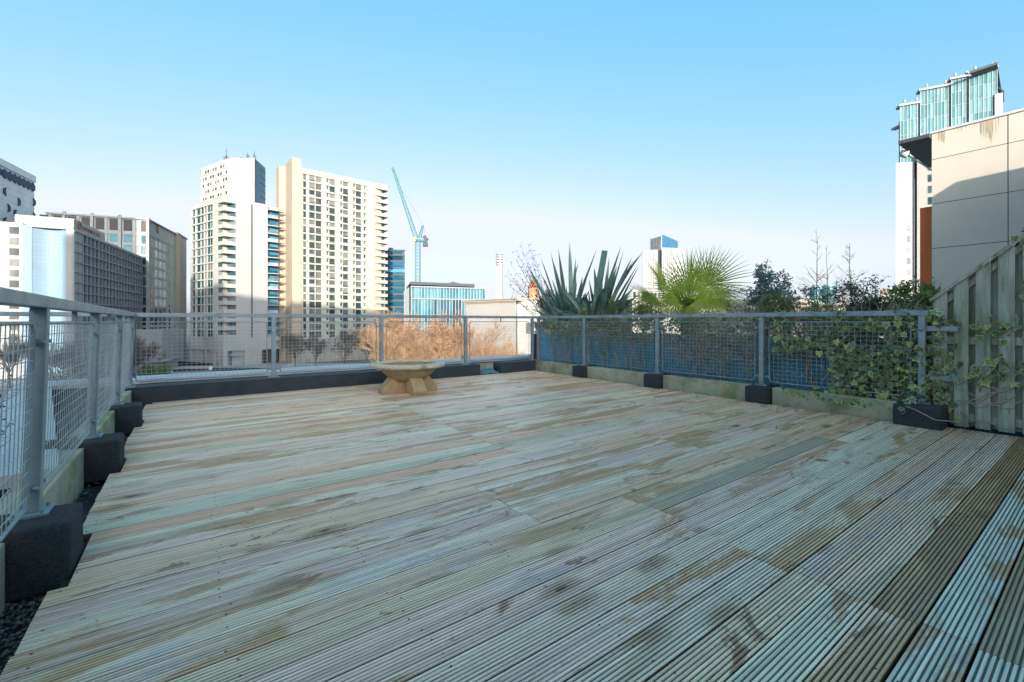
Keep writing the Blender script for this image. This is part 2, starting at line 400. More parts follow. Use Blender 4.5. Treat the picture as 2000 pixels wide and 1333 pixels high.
_cubes = {}
def cube_mesh(mk):
    if mk not in _cubes:
        b = MB(); b.box(-.5, .5, -.5, .5, -.5, .5); _cubes[mk] = b.mesh('block_' + M[mk].name, M[mk])
    return _cubes[mk]
class Face:
    """a vertical facade from A to B (plan); d is measured outward, towards the viewer's side"""
    def __init__(s, A, B, out=None):
        s.A = Vector(A[:2]); s.B = Vector(B[:2]); d = s.B - s.A; s.L = d.length; s.u = d / s.L
        s.n = Vector((s.u.y, -s.u.x))
        ref = (Vector(out) if out else -(s.A + s.B) / 2)
        if s.n.dot(ref) < 0: s.n = -s.n
        s.ang = math.atan2(s.u.y, s.u.x)
    def pt(s, u, d=0): return s.A + s.u*u + s.n*d
    def at(s, px):
        r_ = FW + RT*((px-1000)/F)
        den = r_.x*s.u.y - r_.y*s.u.x
        k = (s.A.x*s.u.y - s.A.y*s.u.x)/den
        return (r_*k - s.A).dot(s.u)
    def z(s, py, u): return HZ(py, s.pt(u).dot(FW))
    def part(s, name, mk, parent, u0, u1, z0, z1, d0, d1, **kw):
        if u1 < u0: u0, u1 = u1, u0
        o = bpy.data.objects.new(name, cube_mesh(mk))
        c = s.pt((u0+u1)/2, (d0+d1)/2)
        o.location = (c.x, c.y, (z0+z1)/2); o.rotation_euler = (0, 0, s.ang); o.scale = (u1-u0, d1-d0, z1-z0)
        COL.objects.link(o)
        if parent:
            o.parent = parent; o.matrix_parent_inverse = Matrix.Translation(parent.location).inverted()
        return props(o, **kw)
GZ = -15.0
# ------------------------------------------------------------------ ground and own building
g = MB(); g.box(-3000, 3000, -3000, 3000, GZ-1, GZ)
g.build('city_ground', M['paving'], kind='structure')
rf = MB()
rf.prism([(-2.4, -8), (8.6, -8), (8.6, 8.62), (-2.2, 8.62)], GZ+0.01, -0.10)
rf.build('roof_surface', M['membrane'], kind='structure')

# ---- decking: one object per board, all sharing one grooved mesh (unit length along x)
def board_mesh():
    w = 0.1228; n = 8; p = w/(n+0.62); gw = 0.48*p; d = 0.0066; th = 0.028
    prof = [(-w/2, -th), (-w/2, -0.002), (-w/2+0.0015, 0)]
    y = -w/2 + (w - (n*p - (p-gw)))/2
    for i in range(n):
        prof += [(y, 0), (y+gw*0.22, -d), (y+gw*0.78, -d), (y+gw, 0)]
        y += p
    prof += [(w/2-0.0015, 0), (w/2, -0.002), (w/2, -th)]
    m = len(prof); b = MB()
    vs = [(0, a, c) for a, c in prof] + [(1, a, c) for a, c in prof]
    b.add(vs, [(i, i+m, (i+1) % m + m, (i+1) % m) for i in range(m)] + [tuple(range(m)), tuple(range(2*m-1, m-1, -1))])
    return b.mesh('grooved_board', M['deck'])
deck = empty('deck', (2.6, 2.4, 0), kind='structure')
BM = board_mesh()
tones = [((0.47, 0.50, 0.49), 5), ((0.52, 0.54, 0.52), 4), ((0.40, 0.45, 0.47), 4), ((0.42, 0.42, 0.33), 3), ((0.36, 0.355, 0.27), 2),
         ((0.40, 0.32, 0.22), 1.3), ((0.45, 0.41, 0.36), 2), ((0.34, 0.40, 0.44), 1.5)]
rb = random.Random(41)
def tone():
    c = rb.choices([t[0] for t in tones], [t[1] for t in tones])[0]
    k = rb.uniform(0.92, 1.06); c = tuple(.55*x + .45*y_ for x, y_ in zip(c, (0.47, 0.465, 0.43)))
    return tuple(min(.93, x*k*w) for x, w in zip(c, (2.25, 1.54, 1.20)))
blocks_left = [7.15, 5.70, 4.20, 2.67, 1.15, -0.35]
r0 = -17
for k in range(-25, 52):
    y = 0.26 + 0.13*k + 0.065                      # centre of the row
    if y > 6.98 or y < -2.95: continue
    x0 = -0.43 + rb.uniform(-0.006, 0.006)
    for yb in blocks_left:
        if yb-0.21 < y+0.06 and y-0.06 < yb+0.07: x0 = -0.375
    xe = 5.66 if y > 1.05 else 5.80
    if y > 2.75: cuts = [2.0 + rb.uniform(-.012, .012), rb.choice([3.26, 4.4, 3.6, 4.4])]
    elif y > 1.3: cuts = [rb.choice([2.0, 2.0, 1.4, 2.6]) + rb.uniform(-.015, .015), rb.choice([3.25, 3.85, 4.4])]
    else: cuts = [1.95 + rb.uniform(-.03, .03), 3.25 + rb.uniform(-.02, .02)]
    if y < 1.2 and k % 3 == 2: cuts = [1.95, 4.35]
    xs = [x0] + sorted(cuts) + [xe]
    for i in range(len(xs)-1):
        a, c = xs[i]+0.0015, xs[i+1]-0.0015
        if c - a < 0.1: continue
        o = bpy.data.objects.new('board', BM)
        o.location = (a, y + rb.uniform(-.0012, .0012), rb.uniform(-.0012, .0012))
        o.rotation_euler = (R(rb.uniform(-.45, .45)), 0, R(rb.uniform(-.03, .03)))
        o.scale = (c-a, 1, 1)
        t = tone()
        if k == 1 and i >= 1: t = (0.46, 0.25, 0.11)
        if k == 0: t = (0.78, 0.74, 0.62)
        if k == -1: t = (0.48, 0.32, 0.16) if i >= 1 else (0.68, 0.64, 0.52)
        if k == 9 and i == 1: t = (0.58, 0.48, 0.33)
        if k == 30: t = (0.70, 0.62, 0.40)
        if k == 20: t = (0.74, 0.70, 0.50)
        o.color = (*t, 1)
        COL.objects.link(o)
        o.parent = deck; o.matrix_parent_inverse = Matrix.Translation(deck.location).inverted()
# joists under the boards, seen dark through the gaps
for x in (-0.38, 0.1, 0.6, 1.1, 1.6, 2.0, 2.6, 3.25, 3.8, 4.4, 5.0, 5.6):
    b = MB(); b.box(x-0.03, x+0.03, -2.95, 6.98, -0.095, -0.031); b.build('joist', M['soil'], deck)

sw = MB()
for k in range(-4, 52):
    yc = 0.26 + 0.13*k + 0.065
    if yc > 6.98: break
    for x in (-0.38, 0.1, 0.6, 1.1, 1.6, 2.0, 2.6, 3.25, 3.8, 4.4, 5.0, 5.6):
        for dy in (-0.036, 0.036):
            if rb.random() < 0.12: continue
            cx, cy = x+rb.uniform(-.02, .02), yc+dy+rb.uniform(-.004, .004)
            sw.add([(cx+.0042*math.cos(i*1.047), cy+.0042*math.sin(i*1.047), 0.0012) for i in range(6)], [(0, 1, 2, 3, 4, 5)])
sw.build('screw_heads', mat('rusty_screw', (0.06, 0.045, 0.035), 0.6, 0.3, 50), deck, kind='stuff')
# ---- gravel strip along the open side
gb = MB(); rg = random.Random(3)
def pebble(cx, cy, cz, r):
    vs = []
    a0 = rg.random()*6; sx, sy, sz = (rg.uniform(.7, 1.3) for _ in range(3))
    for zz, rr, n in ((-.6, .7, 4), (.15, 1, 5), (.75, .55, 4)):
        vs += [(cx + r*sx*rr*math.cos(a0+zz+2*math.pi*i/n), cy + r*sy*rr*math.sin(a0+zz+2*math.pi*i/n), cz + r*zz*sz*.8) for i in range(n)]
    gb.add(vs, [(0,1,5,4),(1,2,6,5),(2,3,7,6),(3,0,8,7),(0,4,8),(4,5,10,9),(5,6,10),(6,7,11,10),(7,8,12,11),(8,4,9,12),(9,10,11,12)], rg.randrange(3))
for i in range(5200):
    yy = rg.uniform(-1.9, 7.0); xx = rg.uniform(-0.565, -0.385)
    if i < 3600 and yy > 2.9: yy = rg.uniform(-0.2, 2.9)
    pebble(xx, yy, -0.078 + rg.uniform(-.008, .012), rg.uniform(.004, .0105))
gb.build('gravel', [M['gravel'], mat('grey_gravel', (0.22, 0.20, 0.19), 0.8, 0.4, 30), mat('dark_gravel', (0.06, 0.05, 0.045), 0.8, 0.4, 30)], kind='stuff')

# ---- kerbs
def timber(x0, x1, y0, y1, z0, z1, label, group='timber kerbs round the deck', mt='sleeper'):
    b = MB(); b.box(x0, x1, y0, y1, z0, z1)
    return b.build('timber_kerb', M[mt], bevel=0.006, label=label, cat='kerb', group=group)
ys = blocks_left
names_l = ['green stained timber kerb beside the gravel, farthest bay by the black kerb', 'green stained timber kerb beside the gravel, second bay from the far corner',
           'green stained timber kerb beside the gravel, mid bay between the two nearest visible blocks', 'green stained timber kerb beside the gravel at the lower left picture edge',
           'green timber kerb beside the gravel, last bay nearest the camera side']
for i in range(5):
    timber(-0.71, -0.557-0.004*(4-i)*0.6, ys[i+1]+0.075, ys[i]-0.215, -0.1, 0.175, names_l[i])
def blk(x0, x1, y0, y1, label):
    b = MB(); b.box(x0, x1, y0, y1, -0.07, 0.2)
    return b.build('rubber_block', M['rubber'], bevel=0.022, seg=4, smooth=True, label=label, cat='block', group='black rubber blocks under the railing posts')
labs = [None, 'small black rubber block nearest the far left corner beside the gravel', 'black rubber block under the third visible post on the gravel side',
        'large black rubber block at lower left under the broad near post', 'black rubber block on the gravel side just outside the left edge', 'black rubber block on the gravel side beside the camera']
for i, yb in enumerate(ys):
    if i: blk(-0.82, -0.385, yb-0.205, yb+0.065, labs[i])
ry = [7.10, 5.74, 4.18, 2.65, 1.147]
labs = [None, 'small dark rubber block under the post left of the palm, farthest on the planter side', 'dark rubber block below the post between the flax and palm panels',
        'dark rubber block under the post in front of the blue green shrub', 'broad dark rubber block under the last post beside the wooden fence']
for i, yb in enumerate(ry):
    if i: blk(5.60 if i < 4 else 5.55, 5.98, yb-0.15-(0.03 if i == 4 else 0), yb+0.12+(0.05 if i == 4 else 0), labs[i])
names_r = ['pale stained timber kerb under the first planter side panel at the far corner', 'timber kerb with yellow green moss under the second planter side panel',
           'brown grey timber kerb under the third planter side panel below the palm', 'green stained timber kerb under the ivy covered panel']
for i in range(4):
    timber(5.70, 5.86, ry[i+1]+0.13+(0.05 if i == 3 else 0), ry[i]-0.16+(0.1 if i == 0 else 0), -0.05, 0.195, names_r[i])
for x0, x1, lab in ((-0.60, 4.36, 'long black felt covered kerb along the far side of the deck'), (4.83, 5.68, 'short black felt covered kerb at the far right corner')):
    b = MB(); b.box(x0, x1, 7.0, 7.30, -0.1, 0.2)
    b.build('black_kerb', M['kerbblk'], bevel=0.008, label=lab, cat='kerb', group='black kerbs at the far side')
# crumpled sheet in the gap of the far kerb
b = MB(); n1, n2 = 14, 10; rr = random.Random(5)
for i in range(n1):
    for j in range(n2):
        u, v = i/(n1-1), j/(n2-1)
        hgt = 0.11*math.sin(math.pi*u)**.6*math.sin(math.pi*v)**.6*(0.55+0.6*noise.noise(Vector((u*5, v*5, 1)))) + 0.03*noise.noise(Vector((u*14, v*14, 4)))
        b.v.append((4.42+u*0.36, 6.99+v*0.25, max(0.001, 0.01+abs(hgt)*1.3)))
b.f = [(i*n2+j, (i+1)*n2+j, (i+1)*n2+j+1, i*n2+j+1) for i in range(n1-1) for j in range(n2-1)]; b.mi = [0]*len(b.f)
o = b.build('plastic_sheet', M['teal'], smooth=True, label='crumpled teal plastic sheet in the gap of the black kerb', cat='plastic sheet')
b = MB(); b.box(4.37, 4.82, 7.26, 7.30, -0.1, 0.19)
b.build('timber_kerb', M['sleeper'], label='recessed green timber seen in the gap behind the teal sheet', cat='kerb')

# roof edge beyond the far railing
cp = empty('parapet_coping', (2, 8.25, 0.2), 'pale flat parapet coping running behind the far railing', 'coping')
b = MB(); b.box(-1.75, 8.6, 7.98, 8.48, 0.13, 0.2); b.build('coping_slab', M['coping'], cp, bevel=0.01)
b = MB(); b.box(-1.7, 8.5, 8.06, 8.62, -0.1, 0.13); b.build('upstand', M['membrane'], cp)
d = Vector((0.72, -3.86)).normalized(); nn = Vector((-d.y, d.x))
A0 = Vector((-1.60, 7.97)); B0 = A0 + d*4.6
cl = empty('parapet_coping', (-1.2, 5.5, 0.2), 'pale slanting parapet coping outside the gravel side railing', 'coping')
b = MB(); b.prism([tuple(A0-nn*0.17), tuple(B0-nn*0.17), tuple(B0+nn*0.17), tuple(A0+nn*0.17)], 0.12, 0.19); b.build('coping_slab', M['coping'], cl)
b = MB(); b.prism([tuple(A0-nn*0.12), tuple(B0-nn*0.12), tuple(B0+nn*0.12), tuple(A0+nn*0.12)], -0.12, 0.12); b.build('upstand', M['membrane'], cl)

# ---- railings
def wire_panel(pt, s0, s1, z0, z1, parent, lab=None):
    """pt(s, d, z) -> world. frame tube with rounded corners and a square wire mesh"""
    fr = MB(); r = 0.05; pts = []
    for (cx, cz, a0) in ((s1-r, z1-r, 0), (s0+r, z1-r, 90), (s0+r, z0+r, 180), (s1-r, z0+r, 270)):
        for k in range(5):
            a = R(a0 + 90*k/4); pts.append(pt(cx + r*math.cos(a), 0, cz + r*math.sin(a)))
    pts.append(pts[0])
    fr.tube(pts, 0.0075, 6, cap=False)
    fo = fr.build('panel_frame', M['galv'], parent, smooth=True)
    if lab: fo['label'] = lab
    ws = MB(); ns = max(2, round((s1-s0)/0.051)); nz_ = round((z1-z0)/0.051); w = 0.0019
    def wt(x, z):                     # slight bends in the wires
        return 0.002*noise.noise(Vector((x*4, z*4, 2)))
    for i in range(1, ns):
        s_ = s0 + (s1-s0)*i/ns; off = 0.0
        for a, c in ((z0, z1),):
            ws.tube([pt(s_, wt(s_, a), a), pt(s_, wt(s_, (a+c)/2), (a+c)/2), pt(s_, wt(s_, c), c)], w, 4, cap=False)
    for j in range(1, nz_):
        z_ = z0 + (z1-z0)*j/nz_
        ws.tube([pt(s0, 0.004, z_), pt((s0+s1)/2, 0.004+wt(s0, z_), z_), pt(s1, 0.004, z_)], w, 4, cap=False)
    ws.build('wire_mesh', M['wire'], fo, smooth=True)
def railing(name, label, pt, posts, s_from, s_to, base, zpost=0.2, bays=None, tabs=True):
    rt_ = empty(name, base, label, 'railing')
    pw = 0.027
    b = MB()
    a = [pt(s_from, -0.032, 1.056), pt(s_to, -0.032, 1.056), pt(s_to, 0.032, 1.056), pt(s_from, 0.032, 1.056)]
    t_ = [v + Vector((0, 0, 0.050)) for v in a]
    b.add(a+t_, [(0,3,2,1),(4,5,6,7),(0,1,5,4),(1,2,6,5),(2,3,7,6),(3,0,4,7)])
    b.build('handrail', M['galv'], rt_, bevel=0.004)
    for i, s_ in enumerate(posts):
        b = MB()
        vs = [pt(s_+x, d_, z_) for z_ in (zpost+0.009, 1.056) for x, d_ in ((-pw, -pw), (pw, -pw), (pw, pw), (-pw, pw))]
        b.add(vs, [(0,3,2,1),(4,5,6,7),(0,1,5,4),(1,2,6,5),(2,3,7,6),(3,0,4,7)])
        po = b.build('post', M['galv'], rt_, bevel=0.004)
        b = MB()
        vs = [pt(s_+x, d_, z_) for z_ in (zpost, zpost+0.009) for x, d_ in ((-.07, -.06), (.07, -.06), (.07, .06), (-.07, .06))]
        b.add(vs, [(0,3,2,1),(4,5,6,7),(0,1,5,4),(1,2,6,5),(2,3,7,6),(3,0,4,7)])
        for x, d_ in ((-.05, -.04), (.05, -.04), (.05, .04), (-.05, .04)):
            p = pt(s_+x, d_, zpost+0.009); b.tube([p, p+Vector((0, 0, .012))], 0.007, 6)
        b.build('base_plate', M['galv'], po)
    for i in range(len(posts)-1):
        s0, s1 = posts[i], posts[i+1]
        if s0 > s1: s0, s1 = s1, s0
        wire_panel(pt, s0+0.085, s1-0.085, 0.25, 0.992, rt_)
        for s_, dr in ((s0, 1), (s1, -1)):
            for z_ in (0.915, 0.315):
                b = MB(); b.bar(pt(s_+dr*pw, 0, z_), pt(s_+dr*0.085, 0, z_), 0.009, 0.022)
                q = pt(s_+dr*0.057, 0.01, z_); q2 = pt(s_+dr*0.057, 0.028, z_)
                b.tube([q, q2], 0.009, 6)
                b.build('bracket', M['galv'], rt_)
        if tabs:
            b = MB(); sm = (s0+s1)/2; b.bar(pt(sm, 0, 0.992), pt(sm, 0, 1.056), 0.022, 0.008); b.build('bracket', M['galv'], rt_)
    return rt_
FYR = 7.15
railing('railing', 'galvanised railing with wire mesh panels along the far side towards the towers', lambda s_, d_, z_: Vector((s_, FYR - d_, z_)),
        [-3.72, -2.17, -0.63, 0.97, 2.54, 4.13, 5.71], -3.8, 5.78, (2.5, FYR, 0.2))
Rx = 5.80
rr_ = railing('railing', 'galvanised railing with wire mesh panels in front of the planted blue wall', lambda s_, d_, z_: Vector((Rx - d_, s_, z_)),
        [7.06, 5.74, 4.18, 2.65, 1.147], 1.085, 7.118, (Rx, 4, 0.2))
for z_ in (0.93, 0.46):
    b = MB(); b.bar((Rx, 1.12, z_), (Rx+0.02, 0.9, z_), 0.012, 0.05); b.build('bracket', M['galv'], rr_)
ld = Vector((-0.60+0.535, 7.2-2.67)).normalized()
def lpt(s_, d_, z_):
    k = (s_-2.67)/4.53
    return Vector((-0.535 - 0.065*k + d_ + 0.026*(z_-0.2)/0.9, s_, z_))
railing('railing', 'galvanised railing with wire mesh panels along the gravel side on the left', lpt, [7.06]+blocks_left[1:], -0.45, 7.118, (-0.56, 3.4, 0.2))

# ---- stone fire bowl
bx, by = 2.52, 5.98
bw = empty('stone_bowl', (bx, by, 0), 'round sandstone bowl on four splayed block feet standing on the deck', 'bowl')
def lathe(prof, n=72):
    b = MB(); m = len(prof)
    for k in range(n):
        a = 2*math.pi*k/n
        b.v += [(bx+r_*math.cos(a), by+r_*math.sin(a), z_) for r_, z_ in prof]
    b.f = [(k*m+i, ((k+1) % n)*m+i, ((k+1) % n)*m+(i+1), k*m+i+1) for k in range(n) for i in range(m-1)]; b.mi = [0]*len(b.f)
    return b
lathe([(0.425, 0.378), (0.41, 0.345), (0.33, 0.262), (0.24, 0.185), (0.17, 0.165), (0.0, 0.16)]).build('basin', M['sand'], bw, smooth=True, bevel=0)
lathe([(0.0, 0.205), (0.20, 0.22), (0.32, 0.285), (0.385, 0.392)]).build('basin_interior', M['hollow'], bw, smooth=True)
lathe([(0.385, 0.388), (0.392, 0.410), (0.415, 0.417), (0.50, 0.412), (0.519, 0.404), (0.523, 0.388), (0.512, 0.362), (0.495, 0.355), (0.425, 0.372)]).build('rim', M['rim'], bw, smooth=True)
for k, ang in enumerate((12, 102, 192, 282)):
    a = R(ang + 24) + TH - R(90); b = MB()
    Rm = Matrix.Translation((bx, by, 0)) @ Matrix.Rotation(a, 4, 'Z')
    w1, w2 = 0.092, 0.085
    prof = [(0.05, 0.03), (0.14, 0.001), (0.40, 0.001), (0.415, 0.05), (0.25, 0.245), (0.05, 0.19)]
    vs = [Rm @ Vector((x, -w1 if x > .1 else -w1, z_)) for x, z_ in prof] + [Rm @ Vector((x, w1, z_)) for x, z_ in prof]
    n_ = len(prof)
    b.add(vs, [tuple(range(n_)), tuple(range(2*n_-1, n_-1, -1))] + [(i, i+n_, (i+1) % n_+n_, (i+1) % n_) for i in range(n_)])
    b.build('foot', M['sand'], bw, bevel=0.006)

# ---- wooden fence at the right
fn = empty('wooden_fence', (5.9, 0.5, 0), 'weathered grey green wooden fence with sloping top and ivy on its boards', 'fence')
def ftop(y):
    return min(1.80, 1.22 + (1.06-y)*0.93) if y < 1.08 else 1.21
def fx(y): return 5.83 + (1.05-y)*0.10
rf_ = random.Random(9)
y = 1.075; k = 0
while y > -1.9:
    wd = 0.098 + rf_.uniform(-.004, .004)
    b = MB(); y0, y1 = y-wd, y; x_ = fx((y0+y1)/2)
    zt0, zt1 = ftop(y0)-0.012, ftop(y1)-0.012
    vs = [(x_, y0, 0.012), (x_+0.016, y0, 0.012), (x_+0.016, y1, 0.012), (x_, y1, 0.012), (x_, y0, zt0), (x_+0.016, y0, zt0), (x_+0.016, y1, zt1), (x_, y1, zt1)]
    b.add(vs, [(0,3,2,1),(4,5,6,7),(0,1,5,4),(1,2,6,5),(2,3,7,6),(3,0,4,7)])
    b.build('fence_board', M['fence'], fn, bevel=0.002)
    # board behind, covering the gap
    yc = y - wd - 0.022; b = MB(); y0, y1 = yc-0.05, yc+0.05; x2 = x_+0.058
    zt0, zt1 = ftop(y0)-0.012, ftop(y1)-0.012
    vs = [(x2, y0, 0.02), (x2+0.016, y0, 0.02), (x2+0.016, y1, 0.02), (x2, y1, 0.02), (x2, y0, zt0), (x2+0.016, y0, zt0), (x2+0.016, y1, zt1), (x2, y1, zt1)]
    b.add(vs, [(0,3,2,1),(4,5,6,7),(0,1,5,4),(1,2,6,5),(2,3,7,6),(3,0,4,7)])
    b.build('fence_board', M['fence'], fn)
    y -= wd + 0.044; k += 1
for z_ in (0.10, 0.82, ):
    b = MB(); b.bar((fx(1.07)+0.037, 1.07, z_), (fx(-1.9)+0.037, -1.9, z_), 0.038, 0.07); b.build('cross_rail', M['fence'], fn)
b = MB(); yk = 1.06-0.58/0.93
b.bar((fx(1.10)+0.03, 1.10, ftop(1.06)-0.02), (fx(yk)+0.03, yk, 1.80+0.005), 0.10, 0.03)
b.bar((fx(yk)+0.03, yk, 1.80+0.006), (fx(-1.9)+0.03, -1.9, 1.806), 0.10, 0.03)
b.build('cap_rail', M['fence'], fn)
b = MB(); b.bar((fx(1.06)+0.037, 1.06, ftop(1.06)-0.09), (fx(yk)+0.037, yk, 1.80-0.07), 0.038, 0.05); b.build('cross_rail', M['fence'], fn)
for y in (1.03, -0.75):
    b = MB(); b.box(fx(y)+0.018, fx(y)+0.056, y-0.04, y+0.04, 0, ftop(y)-0.03); b.build('fence_post', M['fence'], fn)

# ---- blue planter wall behind the planted railing
pw_ = empty('blue_wall', (6.5, 4, -0.1), 'low blue painted planter wall behind the mesh panels', 'wall')
yy = 7.62
while yy > -1.9:
    b = MB(); y1 = max(-1.9, yy-0.61); b.box(6.30+0.002*math.sin(yy*9), 6.36, y1+0.003, yy-0.003, -0.1, 0.80); b.build('panel', M['blue'], pw_, bevel=0.004)
    yy -= 0.61
b = MB(); b.box(6.36, 7.9, -1.9, 7.9, -0.1, 0.72); b.build('soil_bed', M['soil'], pw_)

# ---- the flat block behind the camera that shades the terrace
ob = empty('apartment_block', (8, -6, 0), 'white rendered apartment block that the terrace belongs to', 'building')
b = MB(); b.prism([(-7, -12), (16, -12), (16, -3.0), (-7, -3.0)], -0.1, 2.8); b.build('wall', M['brick'], ob)
b = MB(); pf = [(16, -.1), (16, 4.6), (19.2, 5.2), (22.4, 8.1), (23.4, 7.65), (24.9, 7.45), (24.9, -.1)]; n_ = len(pf)  # unseen tall end, profile shaped to cast the cream wall's shadow edge
b.add([(x, -2.2, z_) for x, z_ in pf] + [(x, -12, z_) for x, z_ in pf], [tuple(range(n_)), tuple(range(2*n_-1, n_-1, -1))] + [(i, i+n_, (i+1) % n_+n_, (i+1) % n_) for i in range(n_)]); b.build('wall', M['brick'], ob)
b = MB(); b.prism([(-7, -12), (24, -12), (24, -12.5), (-7, -12.5)], GZ, 0); b.build('wall', M['white'], ob)
fc = Face((-7, -3.0), (16, -3.0), out=(0, 1))
for i, u0 in enumerate((5.5, 8.1, 10.7, 15.0, 17.6)):
    fc.part('glass_door' if i < 3 else 'window', 'g_teal', ob, u0, u0+2.3, 0.05 if i < 3 else 0.9, 2.2, 0.0, 0.03)
    fc.part('door_frame' if i < 3 else 'window_frame', 'dark', ob, u0-0.06, u0, 0.0, 2.26, 0.0, 0.07)
    fc.part('lintel', 'dark', ob, u0-0.06, u0+2.36, 2.2, 2.28, 0.0, 0.08)

# ================================================================== the city
TS = Vector((to_sun.x, to_sun.y)); TP = Vector((TS.y, -TS.x))        # TP: sideways to the sunlight, + towards the right
if TP.dot(RT) < 0: TP = -TP
TAN = math.tan(SUN_EL)
def behind(q0, q1, dist, z1, depth=15):
    a = TP*q0 + TS*dist; b_ = TP*q1 + TS*dist
    return [a, b_, b_+TS*depth, a+TS*depth]
# unseen blocks behind the viewpoint, implied by shadows and sized to cast them
for (q0, q1, z1, lab) in ((-10, 13, 18.6, 'long plain unseen slab added behind the viewpoint to shade the terrace'),):
    e = empty('shade_slab', (*behind(q0, q1, 62, z1)[0], GZ), lab, 'building')  # slab added only to hold the terrace and its plants in shade
    b = MB(); b.prism(behind(q0, q1, 62, z1), GZ, z1); b.build('wall', M['greyst'], e)
def qof(px, Z): return (P(px, Z)).dot(TP)
for (q0, q1, zs, Zs, lab) in ((-152, -113, 54, 186, 'tallest unseen slab tower, added behind the viewpoint to shade the stone hotel'),
                              (qof(143, 133), qof(390, 170), 22, 172, 'unseen slab tower sized to cast shade, second of the row'),
                              (qof(390, 170), qof(437, 157), 17.5, 162, 'unseen slab tower sized to cast shade, third of the row'),
                              (qof(437, 157), qof(545, 172), 13.5, 162, 'unseen slab tower sized to cast shade, fourth of the row'),
                              (qof(545, 172), qof(760, 192), 8.6, 178, 'broad unseen slab tower sized to cast shade, lowest of the row')):
    z1 = 1 + zs + (Zs+110)*TAN
    e = empty('shade_tower', (*behind(q0, q1, 110, z1)[0], GZ), lab, 'building')
    b = MB(); b.prism(behind(q0, q1, 110, z1), GZ, z1); b.build('wall', M['greyst'], e)

def mass(poly, z0, z1, mk, parent, name='wall'):
    b = MB(); b.prism([tuple(p[:2]) for p in poly], z0, z1); return b.build(name, M[mk], parent)
def rad(p, k): return p*(1+k/p.length)
def back(A, B, depth):
    f_ = Face(A, B); return [f_.pt(0), f_.pt(f_.L), f_.pt(f_.L, -depth), f_.pt(0, -depth)]

# ---------------- tall apartment tower (right one of the pair)
A, B = P(589, 170), P(757, 192); f = Face(A, B); top = HZ(328, 170)
t1 = empty('apartment_tower', (*A, GZ), 'tall cream apartment tower with a grid of windows and balconies on its right edge', 'building')
z0b = f.z(661, 0)                                 # top of the podium
uB = f.at(731)
mass([f.pt(0), f.pt(uB), f.pt(uB, -20), f.pt(0, -20)], GZ, top, 'cream', t1)
mass([f.pt(uB), f.pt(f.L-0.4, -2.2), f.pt(f.L-0.4, -20), f.pt(uB, -20)], GZ, top-0.4, 'cream', t1)
# lift core rising on the left side; tan colour paints its dimmer light
s_ = Face(f.pt(0, 0.0), f.pt(0, -17), out=-f.u)
mass([s_.pt(0.6, 0.02), s_.pt(11, 0.02), s_.pt(11, 3.2), s_.pt(0.6, 3.2)], GZ, HZ(314, 172), 'tan', t1, 'lift_core')
mass([s_.pt(11, 0.5), s_.pt(16, 0.5), s_.pt(16, 5.6), s_.pt(11, 5.6)], GZ, HZ(333, 180), 'tan', t1, 'stair_core')
NF = 22; fl = (top - 2.0 - z0b)/NF
cols = [(592, 597.5, 'g_grey'), (603.5, 614, 'g_grey'), (616, 627, 'g_grey'), (637, 641, 'louvre'), (643, 653.5, 'g_grey'), (664, 668, 'g_teal'), (669, 679, 'g_grey'), (689, 692.5, 'louvre'), (694.5, 704.5, 'g_grey'), (709.5, 713.5, 'g_teal')]
panels = [(597.5, 603.5), (627, 637), (653.5, 664), (679, 689), (704.5, 709.5)]
ua, ub = f.at(591), f.at(715)
f.part('facade_panel', 'spandrel', t1, ua, ub, z0b, top-2.0, 0.02, 0.10)
for a, c in panels: f.part('facade_panel', 'spandrel', t1, f.at(a), f.at(c), z0b, top-2.0, 0.10, 0.32)
for k in range(NF+1):
    z_ = z0b + k*fl
    f.part('floor_band', 'cream', t1, ua-0.2, ub+0.2, z_-0.28, z_+0.28, 0.05, 0.62)
for a in (615, 668.4): f.part('pier', 'white', t1, f.at(a)-0.1, f.at(a)+0.14, z0b, top-2.0, 0.1, 0.5)
for k in range(NF):
    z_ = z0b + k*fl + 0.28
    for (a, c, mk) in cols:
        f.part('window', mk, t1, f.at(a), f.at(c), z_+ (0.0 if c-a > 5 else 0.9), z_+fl-0.56, 0.08, 0.16)
        if c-a > 9: f.part('balustrade', 'g_pale' if (k*7+int(a)) % 4 == 0 else 'g_teal', t1, f.at(a), f.at(c), z_, z_+0.55, 0.5, 0.54) if k % 1 == 0 and (int(a) != 616) else None
# balconies cut into the right edge
for k in range(NF+1):
    z_ = z0b + k*fl
    poly = [f.pt(uB+0.05, 0.05), f.pt(f.L, 0.05), f.pt(f.L+0.6, -1.2), f.pt(f.L+0.6, -7), f.pt(uB+0.05, -7)]
    b = MB(); b.prism([tuple(p) for p in poly], z_-0.30, z_+1.05 if k < NF else z_+2.0); b.build('balcony', M['cream'], t1)
    if k < NF:
        f.part('window', 'g_teal', t1, uB+1.2, f.L-1.0, z_+1.05, z_+fl-0.3, -1.55, -1.50)
# podium
mass([f.pt(-3, 0.5), f.pt(f.L, 0.5), f.pt(f.L, -20), f.pt(-3, -20)], z0b-3.0, z0b, 'greyst', t1, 'podium')
for i, a in enumerate((592, 617, 641, 669, 695, 722, 748)):
    u_ = f.at(a); f.part('column', 'greyst', t1, u_-0.9, u_+0.9, GZ, z0b-3.0, -0.6, 0.45)
for i in range(6):
    a, c = f.at((594, 619, 643, 671, 697, 724)[i]), f.at((615, 639, 667, 693, 720, 746)[i])
    f.part('shop_window', 'g_hotel', t1, a, c, GZ, z0b-3.0, -3.0, -2.8)

